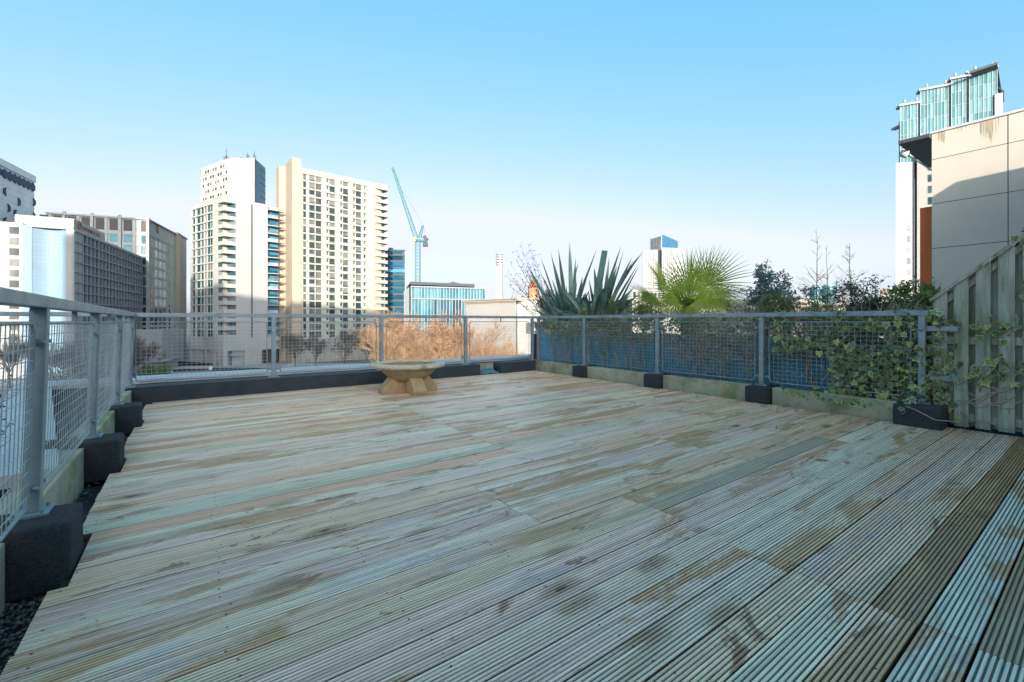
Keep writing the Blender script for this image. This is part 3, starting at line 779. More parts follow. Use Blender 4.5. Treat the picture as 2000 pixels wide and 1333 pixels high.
# ---------------- lower apartment tower (left one of the pair)
C_, L_, R_ = P(437, 157), P(372, 171), P(548, 172)
fL = Face(L_, C_); fR = Face(C_, R_); top2 = HZ(384, 157)
t2 = empty('apartment_tower', (*C_, GZ), 'lower pale apartment tower with wraparound corner balconies left of the taller one', 'building')
pl = fL.at(424); pr = fR.at(463)
endL = fL.pt(0, -14); endR = fR.pt(fR.L, -18)
ur = fR.at(523)
zb2 = HZ(661, 157)
mass([fL.pt(0), fL.pt(pl), fR.pt(pr), fR.pt(ur), fR.pt(ur, -2.0), fR.pt(fR.L, -2.0), endR, endL], zb2, top2, 'greyst', t2)
fl2 = 2.87; N2 = int((top2 - 1.6 - zb2)/fl2); fl2 = (top2-1.6-zb2)/N2
cz = C_ + (C_*-1).normalized()*0.0
for k in range(N2+1):
    z_ = zb2 + k*fl2
    poly = [fL.pt(pl-0.02, 0.02), C_, fR.pt(pr+0.02, 0.02), fR.pt(pr, -0.6), fL.pt(pl, -0.6)]
    b = MB(); b.prism([tuple(p) for p in poly], z_-0.25, z_+1.15 if k < N2 else top2+0.02); b.build('balcony', M['greyst'], t2)
fc_ = Face(fL.pt(pl), fR.pt(pr))
fc_.part('facade_panel', 'tan', t2, 0.1, fc_.L-0.1, zb2, top2-1.5, 0.01, 0.08)
for k in range(N2):
    z_ = zb2 + k*fl2 + 1.15
    for a, c in ((0.06, 0.28), (0.52, 0.94)):
        fc_.part('window', 'g_teal', t2, a*fc_.L, c*fc_.L, z_-0.4, z_+fl2-1.45, 0.08, 0.14)
cols2 = [(378.5, 381.5), (386.6, 391.8), (395, 399.5), (402, 405.4), (407, 411), (412.6, 415.6)]
ua, ub = fL.at(377.6), fL.at(416.6)
fL.part('facade_panel', 'spandrel', t2, ua, ub, zb2, top2-1.6, 0.01, 0.06)
for k in range(N2+1):
    z_ = zb2 + k*fl2; fL.part('floor_band', 'greyst', t2, ua-0.1, ub+0.1, z_-0.25, z_+0.25, 0.04, 0.5)
for k in range(N2):
    z_ = zb2+k*fl2+0.25
    for i, (a, c) in enumerate(cols2): fL.part('window', 'g_teal' if (i+k) % 4 else 'g_grey', t2, fL.at(a), fL.at(c), z_, z_+fl2-0.5, 0.06, 0.14)
for a in (384, 406.2, 400.7): fL.part('pier', 'white', t2, fL.at(a)-0.12, fL.at(a)+0.12, zb2, top2-1.6, 0.06, 0.45)
for k in range(N2+1):                            # small balconies on the left end
    z_ = zb2+k*fl2
    b = MB(); b.prism([tuple(fL.pt(-2.0, -0.8)), tuple(fL.pt(-0.01, -0.8)), tuple(fL.pt(-0.01, -5)), tuple(fL.pt(-2.4, -5))], z_-0.15, z_+0.05); b.build('balcony', M['dark'], t2)
    b = MB(); b.prism([tuple(fL.pt(-2.1, -0.75)), tuple(fL.pt(-1.0, -0.75)), tuple(fL.pt(-1.0, -0.85)), tuple(fL.pt(-2.1, -0.85))], z_+0.05, z_+1.0); b.build('balustrade', M['g_pale'], t2)
fR.part('shade_strip', 'dark', t2, fR.at(490.5), fR.at(493.5), GZ+2, top2-1.0, 0.0, 0.03)  # flat dark strip paints the shade inside a slot
for k in range(N2+1):                            # right end balconies and glazing
    z_ = zb2+k*fl2
    poly = [fR.pt(ur+0.02, 0.05), fR.pt(fR.L-1, 0.6), fR.pt(fR.L+2.5, -2), fR.pt(ur+0.02, -2)]
    b = MB(); b.prism([tuple(p) for p in poly], z_-0.18, z_+0.12); b.build('balcony', M['greyst'], t2)
    if k < N2:
        fR.part('window', 'g_blue', t2, ur+0.3, fR.L-0.2, z_+0.15, z_+fl2-0.2, -1.98, -1.9)
        fR.part('balustrade', 'g_teal' if k % 3 else 'g_pale', t2, ur+0.2, ur+3.8, z_+0.12, z_+1.1, -0.15, -0.1)
fR.part('parapet', 'greyst', t2, ur-0.1, fR.L, top2-1.2, top2, -2.5, -1.9)
# glass link between the towers
la, lb = P(547, 176), P(566, 186); fk = Face(la, lb)
t3 = empty('glass_link', (*la, GZ), 'narrow dark blue glass link with thin floor slabs between the two apartment towers', 'building')
mass([fk.pt(0), fk.pt(fk.L), fk.pt(fk.L, -8), fk.pt(0, -8)], GZ, top2-3, 'g_blue', t3)
for k in range(N2+2):
    fk.part('floor_slab', 'dark', t3, -0.1, fk.L, zb2+k*fl2-0.25-3, zb2+k*fl2+0.2-3, 0.0, 1.1)
for i in range(5): fk.part('mullion', 'mullion', t3, fk.L*i/4-0.1, fk.L*i/4+0.1, GZ, top2-3, 0.0, 0.25)
# podium of the lower tower
zt = zb2
fL.part('podium', 'greyst', t2, -1.0, fL.L+0.3, zb2-4.6, zb2+0.02, -9, 0.35)
fR.part('podium', 'greyst', t2, 0.0, fR.L, zb2-4.6, zb2+0.02, -9, 0.32)
fL.part('podium', 'greyst', t2, -1.0, fL.L-0.5, GZ, zb2-4.6, -9, -3.0)
for a in (371.5, 388, 402, 416, 428): fL.part('column', 'greyst', t2, fL.at(a)-0.55, fL.at(a)+0.55, GZ, zb2-4.6, -2.9, 0.33)
fL.part('shop_window', 'g_dark', t2, fL.at(373), fL.at(379), GZ, zb2-4.6, -2.95, -2.8)
fR.part('podium', 'greyst', t2, -0.2, fR.at(444), GZ, zb2-4.6, -9, 0.3)
fR.part('podium', 'greyst', t2, fR.at(477), fR.at(511), GZ, zb2-4.6, -9, 0.3)
fR.part('podium', 'greyst', t2, fR.at(444), fR.at(477), GZ, zb2-4.6, -9, -1.5)
fR.part('shop_window', 'g_hotel', t2, fR.at(445), fR.at(476), GZ, zb2-4.8, -1.48, -1.4)
for a in (452, 460.5, 468.5): fR.part('mullion', 'greyst', t2, fR.at(a)-0.1, fR.at(a)+0.1, GZ, zb2-4.8, -1.4, -1.2)
fR.part('entrance_canopy', 'greyst', t2, fR.at(450), fR.at(468), GZ+3.4, GZ+3.7, -1.3, 0.2)
fR.part('door', 'g_dark', t2, fR.at(453), fR.at(460), GZ, GZ+3.3, -1.38, -1.3)
fR.part('door', 'g_dark', t2, fR.at(461), fR.at(467.5), GZ, GZ+3.3, -1.38, -1.3)
fR.part('shop_window', 'louvre', t2, fR.at(511), fR.L, GZ, zb2-4.6, -3, -2.5)

# ---------------- white octagonal office tower behind
zo = HZ(309, 250.8)
o1, o2, o3, o4 = P(393, 267.6), P(447, 250.8), P(497, 250.8), P(518, 266.7)
t4 = empty('office_tower', (*o2, GZ), 'white octagonal office tower with antennas rising behind the lower apartment tower', 'building')
mass([o1, o2, o3, o4, rad(o4, 18), rad(o1, 18)], GZ, zo, 'white', t4)
fa, fb, fcg = Face(o1, o2), Face(o2, o3), Face(o3, o4)
fz = 3.95
for r_ in range(8):
    z_ = zo - 3.6 - r_*fz
    fa.part('floor_band', 'white', t4, 0, fa.L, z_-1.5, z_-0.9, 0.02, 0.18)
    for c in range(10):
        u_ = fa.L*(0.06+0.092*c)
        fa.part('window', 'g_grey' if (c+r_) % 3 else 'g_pale', t4, u_, u_+fa.L*0.055, z_-0.7, z_+1.0, 0.02, 0.08)
    for c in range(2):
        u_ = fb.L*(0.06+0.22*c)
        if r_ > 1: fb.part('window', 'g_pale', t4, u_, u_+fb.L*0.17, z_-0.9, z_+0.8, 0.02, 0.08)
    fcg.part('spandrel_band', 'g_dark', t4, fcg.L*0.45, fcg.L, z_-0.2, z_+0.5, 0.1, 0.22)
fcg.part('glass_wall', 'g_blue', t4, 0.9, fcg.L, GZ, zo-0.5, 0.02, 0.1)
fcg.part('edge_strip', 'dark', t4, -0.1, 0.7, GZ, zo-0.2, 0.0, 0.35)
rb2 = random.Random(4)
mass([P(430, 258), P(490, 256), P(490, 264), P(430, 264)], zo, zo+1.3, 'roofgrey', t4, 'plant_room')
for i, (px, h_) in enumerate(((440, 3.2), (443, 4.4), (447, 3.4), (466, 2.2), (472, 2.8), (478, 2.4), (484, 5.5), (492, 2.2), (497, 7.0), (442, 7.5), (458, 2.0), (489, 3.2))):
    p = P(px, 257 + (i % 3)); b = MB(); b.tube([(p.x, p.y, zo), (p.x, p.y, zo+h_)], 0.16, 5)
    if h_ > 2.5 and i % 2 == 0:
        for q in range(3): b.box(p.x-0.9, p.x+0.9, p.y-0.1, p.y+0.1, zo+h_*0.4+q*0.8, zo+h_*0.4+q*0.8+0.35)
    b.build('antenna', M['dark'], t4)

# ---------------- dark gridded hotel
A, B = P(143, 130), P(277, 187.5); f = Face(A, B); ztp = HZ(449, 130)
t5 = empty('hotel', (*A, GZ), 'long hotel with dark gridded glass facade and white end wall behind the left railing', 'building')
e5 = Face(f.pt(0), f.pt(0) + (-f.n)*21, out=-f.u)
mass([f.pt(0.2, -0.3), f.pt(9, -0.3), f.pt(9, -16), f.pt(f.L, -16), f.pt(f.L, -0.3), f.pt(0.2, -0.3)][1:5], GZ, ztp, 'dark', t5)
mass([f.pt(0.2, -0.3), f.pt(9, -0.3), f.pt(9, -1.3), f.pt(0.2, -1.3)], GZ, ztp, 'dark', t5)
NR = 15; fh = 3.0; NC = 21; cw = f.L/NC
for r_ in range(NR):
    z_ = ztp - 0.3 - r_*fh
    f.part('floor_band', 'mullion', t5, 0, f.L+0.2, z_-0.14, z_+0.14, -0.3, 0.42)
for c in range(NC+1): f.part('mullion', 'mullion', t5, c*cw-0.16, c*cw+0.16, GZ, ztp, -0.3, 0.25)
for r_ in range(13):
    z_ = ztp - 0.3 - r_*fh
    for c in range(NC):
        f.part('window', 'g_hotel', t5, c*cw+0.18, c*cw+cw*0.62, z_-fh+0.16, z_-0.16, -0.28, -0.18)
for r_ in range(13):
    z_ = ztp - 0.3 - r_*fh
    f.part('blind_band', 'roofgrey', t5, 6*cw-0.15, 6*cw+0.35, z_-fh+0.16, z_-0.16, 0.25, 0.3)
f.part('parapet', 'hotelst', t5, 0, f.L, ztp, ztp+0.5, -16, 0.1)
f.part('sign_band', 'hotelst', t5, 0, f.at(204), ztp+0.5, HZ(431, 130)+0.4, -6, 0.12)
mass([e5.pt(0, 0.15), e5.pt(1.5, 0.15), e5.pt(1.5, -6), e5.pt(0.0, -6)], GZ, ztp+0.9, 'white', t5, 'end_pier')
cu0, cu1 = e5.at(131), e5.at(61)
ap = []
for i in range(13):
    a = i/12; ap.append(e5.pt(cu0+(cu1-cu0)*a, 0.15-1.9*math.sin(math.pi*a)*0.8 - 0.3))
zc = HZ(445, 126)
mass(ap + [e5.pt(cu1, -6), e5.pt(cu0, -6)], GZ, zc, 'bluecl', t5, 'curved_wall')
for k in range(13):
    z_ = zc - 1.0 - k*1.2
    b = MB()
    q = [p + e5.n*0.04 for p in ap]
    b.prism([tuple(p) for p in q] + [tuple(p - e5.n*0.3) for p in reversed(q)], z_-0.03, z_+0.03); b.build('cladding_joint', M['roofgrey'], t5)
mass([e5.pt(cu0, -2.2), e5.pt(cu1+0.3, -2.2), e5.pt(cu1+0.3, -7), e5.pt(cu0, -7)], GZ, HZ(438, 126), 'white', t5, 'upper_wall')
mass([e5.pt(cu1-0.1, -0.1), e5.pt(cu1+1.7, 0.2), e5.pt(cu1+1.7, -6), e5.pt(cu1-0.1, -6)], GZ, HZ(437, 124), 'bluecl', t5, 'side_strip')
mass([e5.pt(cu1+1.7, 0.2), e5.pt(22, 0.2), e5.pt(22, -8), e5.pt(cu1+1.7, -8)], GZ, HZ(431, 122), 'white', t5, 'stair_tower')
for k in range(13):
    z_ = HZ(440, 122) - k*3.0
    e5.part('window', 'g_grey', t5, e5.at(38), e5.at(19), z_-2.0, z_, 0.2, 0.24)
    e5.part('sill', 'greyst', t5, e5.at(39), e5.at(18), z_-2.15, z_-2.0, 0.2, 0.34)
mass([e5.pt(1, -4), e5.pt(14, -4), e5.pt(14, -14), e5.pt(1, -14)], ztp, HZ(423, 130), 'roofgrey', t5, 'roof_plant_room')
# roof rails
for i in range(14):
    p = e5.pt(1+i*1.5, -0.6); b = MB(); b.tube([(p.x, p.y, zc), (p.x, p.y, zc+1.6)], 0.04, 4); b.build('roof_rail', M['roofgrey'], t5)
def lettering(txt, face, u0, z0, h_, parent, mk, d=0.2, width=None, flip=False):
    cu = bpy.data.curves.new('lettering', 'FONT'); cu.body = txt; cu.size = h_; cu.extrude = 0.04
    cu.materials.append(M[mk])
    tmp = bpy.data.objects.new('lettering_tmp', cu); me = bpy.data.meshes.new_from_object(tmp); bpy.data.objects.remove(tmp); me.name = 'lettering'
    o = bpy.data.objects.new('lettering', me); COL.objects.link(o)
    p = face.pt(u0, d); right = face.u
    if right.dot(RT) < 0 and not flip: pass
    nrm = Vector((face.n.x, face.n.y, 0)); r3 = Vector((face.u.x, face.u.y, 0)); up = Vector((0, 0, 1))
    if r3.cross(up).dot(nrm) < 0: r3 = -r3
    Mx = Matrix((r3, up, nrm)).transposed().to_4x4(); Mx.translation = Vector((p.x, p.y, z0))
    o.parent = parent; o.matrix_parent_inverse = Matrix.Translation(parent.location).inverted()
    o.matrix_basis = Mx
    return o
lettering('CROWNE PLAZA', f, f.at(159), ztp+0.95, 1.75, t5, 'red', 0.22)
b = MB()
q = f.pt(f.at(153.5), 0.2); cc = Vector((q.x, q.y, ztp+1.9)); pts = []
for i in range(17):
    a = math.tau*i/16; pts.append(cc + Vector((f.u.x*1.25*math.cos(a), f.u.y*1.25*math.cos(a), 1.0*math.sin(a))))
b.tube(pts, 0.13, 5, cap=False); b.tube([cc+Vector((f.u.x*.8*math.cos(a), f.u.y*.8*math.cos(a), .6*math.sin(a)-.1)) for a in [i*0.4 for i in range(12)]], 0.12, 5)
b.build('sign_emblem', M['red'], t5)

# ---------------- stone hotel behind
A, B, C3 = P(91, 179), P(287, 190), P(350, 228); zh = HZ(428, 190)
fA, fB = Face(A, B), Face(B, C3)
t6 = empty('stone_hotel', (*B, GZ), 'large stone faced hotel with brown louvres along its top behind the gridded one', 'building')
mass([A, B, C3, rad(C3, 30), rad(A, 30)], GZ, zh, 'hotelst', t6)
for i in range(8):
    pc = 286-27.3*i; a, c = fA.at(pc-16.5 if i else 275.5), fA.at(pc - (0 if i else 0.4) )
    if i: c = fA.at(pc-0.5+0.0); a = fA.at(pc-17.5)
    fA.part('louvre_panel', 'louvre', t6, a, c, zh-5.6, zh-0.9, 0.0, 0.05)
    for r_ in range(6):
        z1_ = zh-7.2-r_*4.55
        fA.part('window', 'g_aqua', t6, a, c, z1_-3.3, z1_, 0.0, 0.06)
    fA.part('pier', 'hotelst', t6, c+0.2, c+fA.L*0.036, GZ, zh-0.4 if i % 2 else zh+0.9, 0.0, 0.7 if i % 2 == 0 else 0.35)
fA.part('cornice', 'hotelst', t6, 0, fA.L, zh-0.5, zh+0.15, 0.0, 0.9)
for r_ in range(6): fA.part('floor_band', 'hotelst', t6, 0, fA.L, zh-7.1-r_*4.55, zh-6.2-r_*4.55, 0.0, 0.25)
fB.part('cornice', 'hotelst', t6, -0.3, fB.L, zh-0.3, zh+0.15, 0.0, 0.8)
fB.part('floor_band', 'hotelst', t6, 0, fB.L*0.86, zh-6.6, zh-6.2, 0.0, 0.25)
fB.part('corner_pier', 'tan', t6, fB.L*0.83, fB.L, GZ, zh-0.3, 0.0, 0.5)
for r_ in range(11):
    z1_ = zh-7.5-r_*4.35
    for i, (a, c) in enumerate(((293.5, 299.5), (302, 307.5), (310, 316), (318, 323.5), (329.5, 332.5))):
        fB.part('window', ('g_grey', 'g_pale', 'g_pale', 'g_pale', 'g_grey')[i] if r_ < 7 else 'g_teal', t6, fB.at(a), fB.at(c), z1_-3.3, z1_, 0.0, 0.06)  # pale glass colour paints bright reflections on the upper rows
    fB.part('floor_band', 'hotelst', t6, fB.at(289), fB.at(326), z1_+0.1, z1_+0.7, 0.0, 0.2)
    fA.part('window', 'g_teal', t6, fA.L*0.955, fA.L*0.995, z1_-3.3, z1_, 0.05, 0.5)
q = fB.pt(fB.at(309), 0.3); b = MB()
cc = Vector((q.x, q.y, HZ(450, 204))); b.tube([cc + Vector((fB.u.x*1.6*math.cos(a), fB.u.y*1.6*math.cos(a), 1.9*math.sin(a))) for a in [R(100+i*16) for i in range(11)]], [0.1+0.32*math.sin(math.pi*i/10) for i in range(11)], 5)
b.build('crescent_sign', M['red'], t6)
# blue-white glazed block between hotel and towers
t7 = empty('glazed_block', (*P(350, 236), GZ), 'thin pale glazed office block squeezed behind the stone hotel', 'building')
f7 = Face(P(345, 234), P(364, 252)); z7 = HZ(458, 236)
mass([f7.pt(0), f7.pt(f7.L), f7.pt(f7.L, -14), f7.pt(0, -14)], GZ, z7, 'silver', t7)
for i in range(9): f7.part('fin', 'white', t7, f7.L*i/9-0.12, f7.L*i/9+0.12, GZ, z7, 0, 0.5)
f7.part('roof_edge', 'dark', t7, 0, f7.L, z7, z7+0.7, -14, 0.6)

# ---------------- silver building with hexagon windows at the far left
A, B = P(-40, 158), P(67, 189); f = Face(A, B); z8 = HZ(346, 189)
t8 = empty('hexagon_building', (*B, GZ), 'silver clad building with a row of dark blue hexagonal windows at the far left', 'building')
mass([A, B, rad(B, 25), rad(A, 25)], GZ, z8, 'silver', t8)
def hexa(u_, z_, w, h_, half=None):
    b = MB()
    pts = [(-w/2, -h_*.25), (0, -h_/2), (w/2, -h_*.25), (w/2, h_*.25), (0, h_/2), (-w/2, h_*.25)]
    if half == 'r': pts = [(0, -h_/2), (w/2, -h_*.25), (w/2, h_*.25), (0, h_/2), (w*.12, h_*.2), (w*.12, -h_*.2)]
    if half == 'l': pts = [(0, -h_/2), (-w/2, -h_*.25), (-w/2, h_*.25), (0, h_/2), (-w*.12, h_*.2), (-w*.12, -h_*.2)][::-1]
    vs = []
    for d in (0.02, 0.35):
        for (a, c) in pts:
            p = f.pt(u_+a, d); vs.append((p.x, p.y, z_+c))
    b.add(vs, [tuple(range(6)), tuple(range(11, 5, -1))] + [(i, i+6, (i+1) % 6+6, (i+1) % 6) for i in range(6)])
    b.build('hexagon_window', M['hexblue'], t8)
pu = f.at(0); 
for px in (-22, -13, -4, 8.5, 18.5, 28, 37, 46, 54.5, 63): hexa(f.at(px), z8-4.8, 3.1, 3.8)
for px, dz, hf in ((64, 11, 'r'), (64, 17, 'r'), (64, 22.5, 'r'), (34, 13.5, 'r'), (14, 17.5, 'r'), (11, 11.5, 'l'), (31, 18.5, 'l'), (11, 23, 'l'), (-15, 14, 'r'), (-30, 20, 'r')):
    hexa(f.at(px), z8-dz, 3.2, 3.4, hf)
for i in range(9): f.part('cladding_joint', 'roofgrey', t8, 0, f.L, z8-9.5-i*2.6, z8-9.44-i*2.6, 0.0, 0.03)
f.part('parapet', 'silver', t8, 0, f.L, z8-2.4, z8+0.2, 0.0, 0.6)

# ---------------- dark glass office block behind the crane
A, B = P(752, 250), P(793, 252); f = Face(A, B); z9 = HZ(489, 250)
t9 = empty('dark_office_block', (*A, GZ), 'dark blue glass office block just right of the tall tower', 'building')
mass([A, B, rad(B, 20), rad(A, 20)], GZ, z9, 'g_dark', t9)
for k in range(12):
    z_ = z9-2.5-k*3.7
    f.part('window_band', 'g_blue' if k in (1, 2) else 'g_dark', t9, 0, f.L-0.6, z_-1.9-0.6, z_-0.6, 0.0, 0.08)
    f.part('spandrel_band', 'dark', t9, 0, f.L, z_-0.5, z_+0.5, 0.0, 0.2)
f.part('roof_edge', 'dark', t9, 0, f.L, z9-0.2, z9+0.5, -1, 0.3)
f.part('edge_pier', 'mullion', t9, f.L-0.6, f.L, GZ, z9, 0, 0.4)
f.part('lift_overrun', 'dark', t9, f.L*0.15, f.L*0.35, z9, z9+1.8, -6, -2)

# ---------------- low glass hall with overhanging roof
A, B = P(803, 148), P(946, 158); f = Face(A, B); zg = HZ(559, 148)
t10 = empty('glass_hall', (*A, GZ), 'glass fronted hall with tall fins and a dark overhanging roof right of the crane', 'building')
Cg = P(792, 168)
mass([A, B, rad(B, 25), Cg], GZ, zg, 'g_aqua', t10)
n_ = 24
for i in range(n_+1): f.part('fin', 'mullion', t10, f.L*i/n_-0.12, f.L*i/n_+0.12, GZ, zg, 0, 0.7)
for i in range(n_):
    f.part('glass_pane', 'g_aqua', t10, f.L*i/n_+0.14, f.L*(i+1)/n_-0.14, zg-3.9, zg-0.6, 0.02, 0.08)
    f.part('glass_pane', 'g_dark' if i > 6 and i % 4 else 'g_aqua', t10, f.L*i/n_+0.14, f.L*(i+1)/n_-0.14, zg-16, zg-4.5, 0.02, 0.08)
f.part('transom', 'mullion', t10, 0, f.L, zg-4.4, zg-4.0, 0, 0.75)
f.part('transom', 'mullion', t10, 0, f.L, zg-0.4, zg, 0, 0.75)
sd = Face(Cg, A); sd.part('side_wall', 'dark', t10, 0, sd.L, GZ, zg-0.3, 0.0, 0.3)
for i in range(5): sd.part('fin', 'mullion', t10, sd.L*i/5, sd.L*i/5+0.15, GZ, zg-0.3, 0.3, 0.6)
b = MB(); r1, r2, r3_, r4 = P(802, 146.5), P(927, 156.5), P(915, 184), P(794, 172)
b.prism([tuple(r1), tuple(r2), tuple(r3_), tuple(r4)], zg+0.35, zg+1.35); b.build('roof', M['dark'], t10)
b = MB(); hp = P(885, 168)
base_ = [P(862, 160), P(912, 160), P(908, 176), P(866, 176)]
b.add([(*p, zg+1.3) for p in base_] + [(hp.x, hp.y, zg+3.2)], [(0,1,4), (1,2,4), (2,3,4), (3,0,4), (3,2,1,0)]); b.build('roof', M['g_dark'], t10)

# ---------------- pale stone memorial-like hall
A, B = P(909, 108), P(1008, 98); f = Face(A, B); zs_ = HZ(583, 100)
t11 = empty('stone_hall', (*A, GZ), 'low pale stone hall with a moulded cornice beyond the bare trees', 'building')
mass([A, B, rad(B, 16), rad(A, 16)], GZ, zs_-0.6, 'white', t11)
f.part('cornice', 'tan', t11, -0.3, f.L+0.3, zs_-0.65, zs_-0.25, -16, 0.45)
f.part('cornice', 'white', t11, -0.5, f.L+0.5, zs_-0.25, zs_, -16, 0.7)
for i in range(26): f.part('dentil', 'tan', t11, f.L*i/26, f.L*i/26+0.2, zs_-0.95, zs_-0.66, 0, 0.35)
f2 = Face(P(1008, 99), P(1110, 96)); 
mass([f2.pt(0, -1.2), f2.pt(f2.L, -1.2), f2.pt(f2.L, -14), f2.pt(0, -14)], GZ, zs_-0.4, 'greyst', t11)
f2.part('cornice', 'tan', t11, 0, f2.L, zs_-0.4, zs_+0.1, -14, -0.8)
for i in range(7): f2.part('stone_course', 'roofgrey', t11, 0.2, f2.L, zs_-1.9-i*0.8, zs_-1.82-i*0.8, -1.2, -1.16)
for i in range(3): f2.part('window', 'g_grey', t11, 2+3*i, 3.2+3*i, zs_-8, zs_-5.5, -1.2, -1.15)

# ---------------- telecom tower far away
t12 = empty('telecom_tower', (*P(975, 520), GZ), 'slender white telecom tower far away between crane and flax', 'tower')
c_ = P(976, 520)
def cyl(name, mk, r_, z0, z1, parent, c=c_, n=10, cx=0):
    b = MB(); b.prism([(c.x+r_*math.cos(math.tau*i/n), c.y+r_*math.sin(math.tau*i/n)) for i in range(n)], z0, z1); return b.build(name, M[mk], parent)
cyl('shaft', 'greyst', 4.8, GZ, HZ(521, 520), t12, n=4)
cyl('mast', 'white', 2.6, HZ(521, 520), HZ(494, 520), t12, n=8)
for k in range(5): cyl('aerial_platform', 'white', 4.6, HZ(518-5.2*k, 520), HZ(515.7-5.2*k, 520), t12, n=8)

# ---------------- distant skyscraper, twin blocks, low city blocks
def slab(name, mk, pa, Za, pb, Zb, py, depth, lab, wins=None, cat='building', fins=0, wmk='g_grey', rows=3):
    A, B = P(pa, Za), P(pb, Zb); ff = Face(A, B); zt_ = HZ(py, Za)
    e = empty(name, (*A, GZ), lab, cat)
    mass([A, B, rad(B, depth), rad(A, depth)], GZ, zt_, mk, e)
    if wins:
        fh_ = 3.4
        for r_ in range(rows):
            for c in range(wins):
                ff.part('window', wmk, e, ff.L*(c+.2)/wins, ff.L*(c+.8)/wins, zt_-1.0-fh_*r_-2.1, zt_-1.0-fh_*r_, 0.0, 0.08)
    for i in range(fins): ff.part('fin', 'greyst', e, ff.L*i/fins, ff.L*i/fins+ff.L*0.03, GZ, zt_, 0, 0.8)
    return e, ff, zt_
e, ff, z_ = slab('glass_skyscraper', 'g_blue', 1294, 480, 1324, 520, 458.5, 30, 'tall blue glass skyscraper far away above the palm')
sf = Face(P(1271, 500), P(1294, 480)); mass([sf.pt(0), sf.pt(sf.L), rad(sf.pt(sf.L), 10), rad(sf.pt(0), 10)], GZ, z_-1, 'silver', e)
for i in range(8): sf.part('fin', 'roofgrey', e, sf.L*i/8, sf.L*i/8+1.0, GZ, z_-1, 0, 0.8)
for i in range(6): ff.part('window_band', 'g_pale' if i % 2 else 'g_dark', e, 0, ff.L, z_-18-i*5, z_-15.6-i*5, 0, 0.4)
slab('office_block', 'roofgrey', 1256, 430, 1296, 432, 488, 30, 'pale finned office block at the foot of the far skyscraper, left part', fins=12)
slab('office_block', 'roofgrey', 1292, 425, 1337, 430, 484, 24, 'pale finned office block at the foot of the far skyscraper, right part', fins=12)
for (pa, pb, py, lab) in ((1583, 1604, 560, 'teal glazed round cornered block far away, left of a pair'), (1606, 1630, 557, 'teal glazed round cornered block far away, right of a pair')):
    e = empty('round_block', (*P((pa+pb)/2, 420), GZ), lab, 'building'); r_ = (pb-pa)/2/F*420
    cyl('wall', 'g_aqua', r_, GZ, HZ(py, 420), e, c=P((pa+pb)/2, 430), n=14); cyl('roof', 'tan', r_*0.7, HZ(py, 420), HZ(py-2, 420), e, c=P((pa+pb)/2, 430), n=14)
    for k in range(5): cyl('floor_band', 'dark', r_+0.15, HZ(py+4+5*k, 420), HZ(py+4.8+5*k, 420), e, c=P((pa+pb)/2, 430), n=14)
low = [(1045, 230, 1150, 250, 590, 'white', 'low white block seen between the flax leaves', 14), (1150, 210, 1245, 225, 584, 'cream', 'low cream block behind the second flax', 12),
       (1235, 180, 1330, 190, 566, 'white', 'white terraced block behind the palm', 12), (1330, 240, 1430, 240, 592, 'cream', 'low cream roofed block right of the palm', 14),
       (1420, 190, 1500, 190, 585, 'hotelst', 'buff block behind the blue green shrub', 10), (1495, 260, 1600, 262, 586, 'tan', 'long tan block with small windows at the foot of the twin round blocks', 18),
       (1598, 250, 1700, 245, 592, 'cream', 'long low cream block right of the twin round blocks', 16), (1718, 230, 1760, 225, 564, 'tan', 'tan block with window rows just left of the glass topped tower', 6),
       (1690, 150, 1830, 140, 600, 'greyst', 'low grey block at the foot of the glass topped tower', 14)]
for (pa, Za, pb, Zb, py, mk, lab, w_) in low:
    slab('city_block', mk, pa, Za, pb, Zb, py, 25, lab, wins=w_, rows=3)
t13 = empty('brick_turret', (*P(1041, 200), GZ), 'orange brick turret with pointed roof behind the dry stems', 'tower')
cyl('shaft', 'turret', 2.2, GZ, HZ(562, 200), t13, c=P(1041, 200), n=8)
b = MB(); c0 = P(1041, 200); b.add([(c0.x+2.6*math.cos(math.tau*i/8), c0.y+2.6*math.sin(math.tau*i/8), HZ(562, 200)) for i in range(8)] + [(c0.x, c0.y, HZ(545, 200))], [(i, (i+1) % 8, 8) for i in range(8)]); b.build('roof', M['red'], t13)

# ---------------- tower with teal glass crown at the right
t14 = empty('glass_topped_tower', (*P(1790, 120), GZ), 'white tower with a stepped teal glass crown at the right', 'building')
zsh = HZ(316, 118)
def seg(pa, Za, pb, Zb, depth, z0, z1, mk, name='wall'):
    A, B = P(pa, Za), P(pb, Zb); ff = Face(A, B)
    mass([A, B, rad(B, depth), rad(A, depth)], z0, z1, mk, t14, name)
    return ff
s1 = seg(1750, 119, 1786, 118, 20, GZ, zsh, 'white')
s2 = seg(1786.5, 119.5, 1791, 119.5, 20, GZ, zsh+1.0, 'greyst')
s3 = seg(1791, 117, 1850, 113, 20, GZ, HZ(300, 116), 'white')
zcr0 = HZ(318, 118)
for k in range(26):
    z_ = zsh-2.0-k*2.95
    s1.part('window', 'g_teal' if k % 3 == 1 else 'g_grey', t14, s1.at(1771), s1.at(1778.5), z_-1.7, z_, 0.0, 0.06)
    s3.part('window', 'g_teal', t14, s3.at(1812.5), s3.at(1821), z_-1.3, z_+0.6, 0.0, 0.06)
    if k % 3 == 0: s1.part('floor_band', 'greyst', t14, 0, s1.L, z_-2.3, z_-2.24, 0.0, 0.03)
def czz(px, o): return 119.5 - (px-1758)/189*9.0 - o
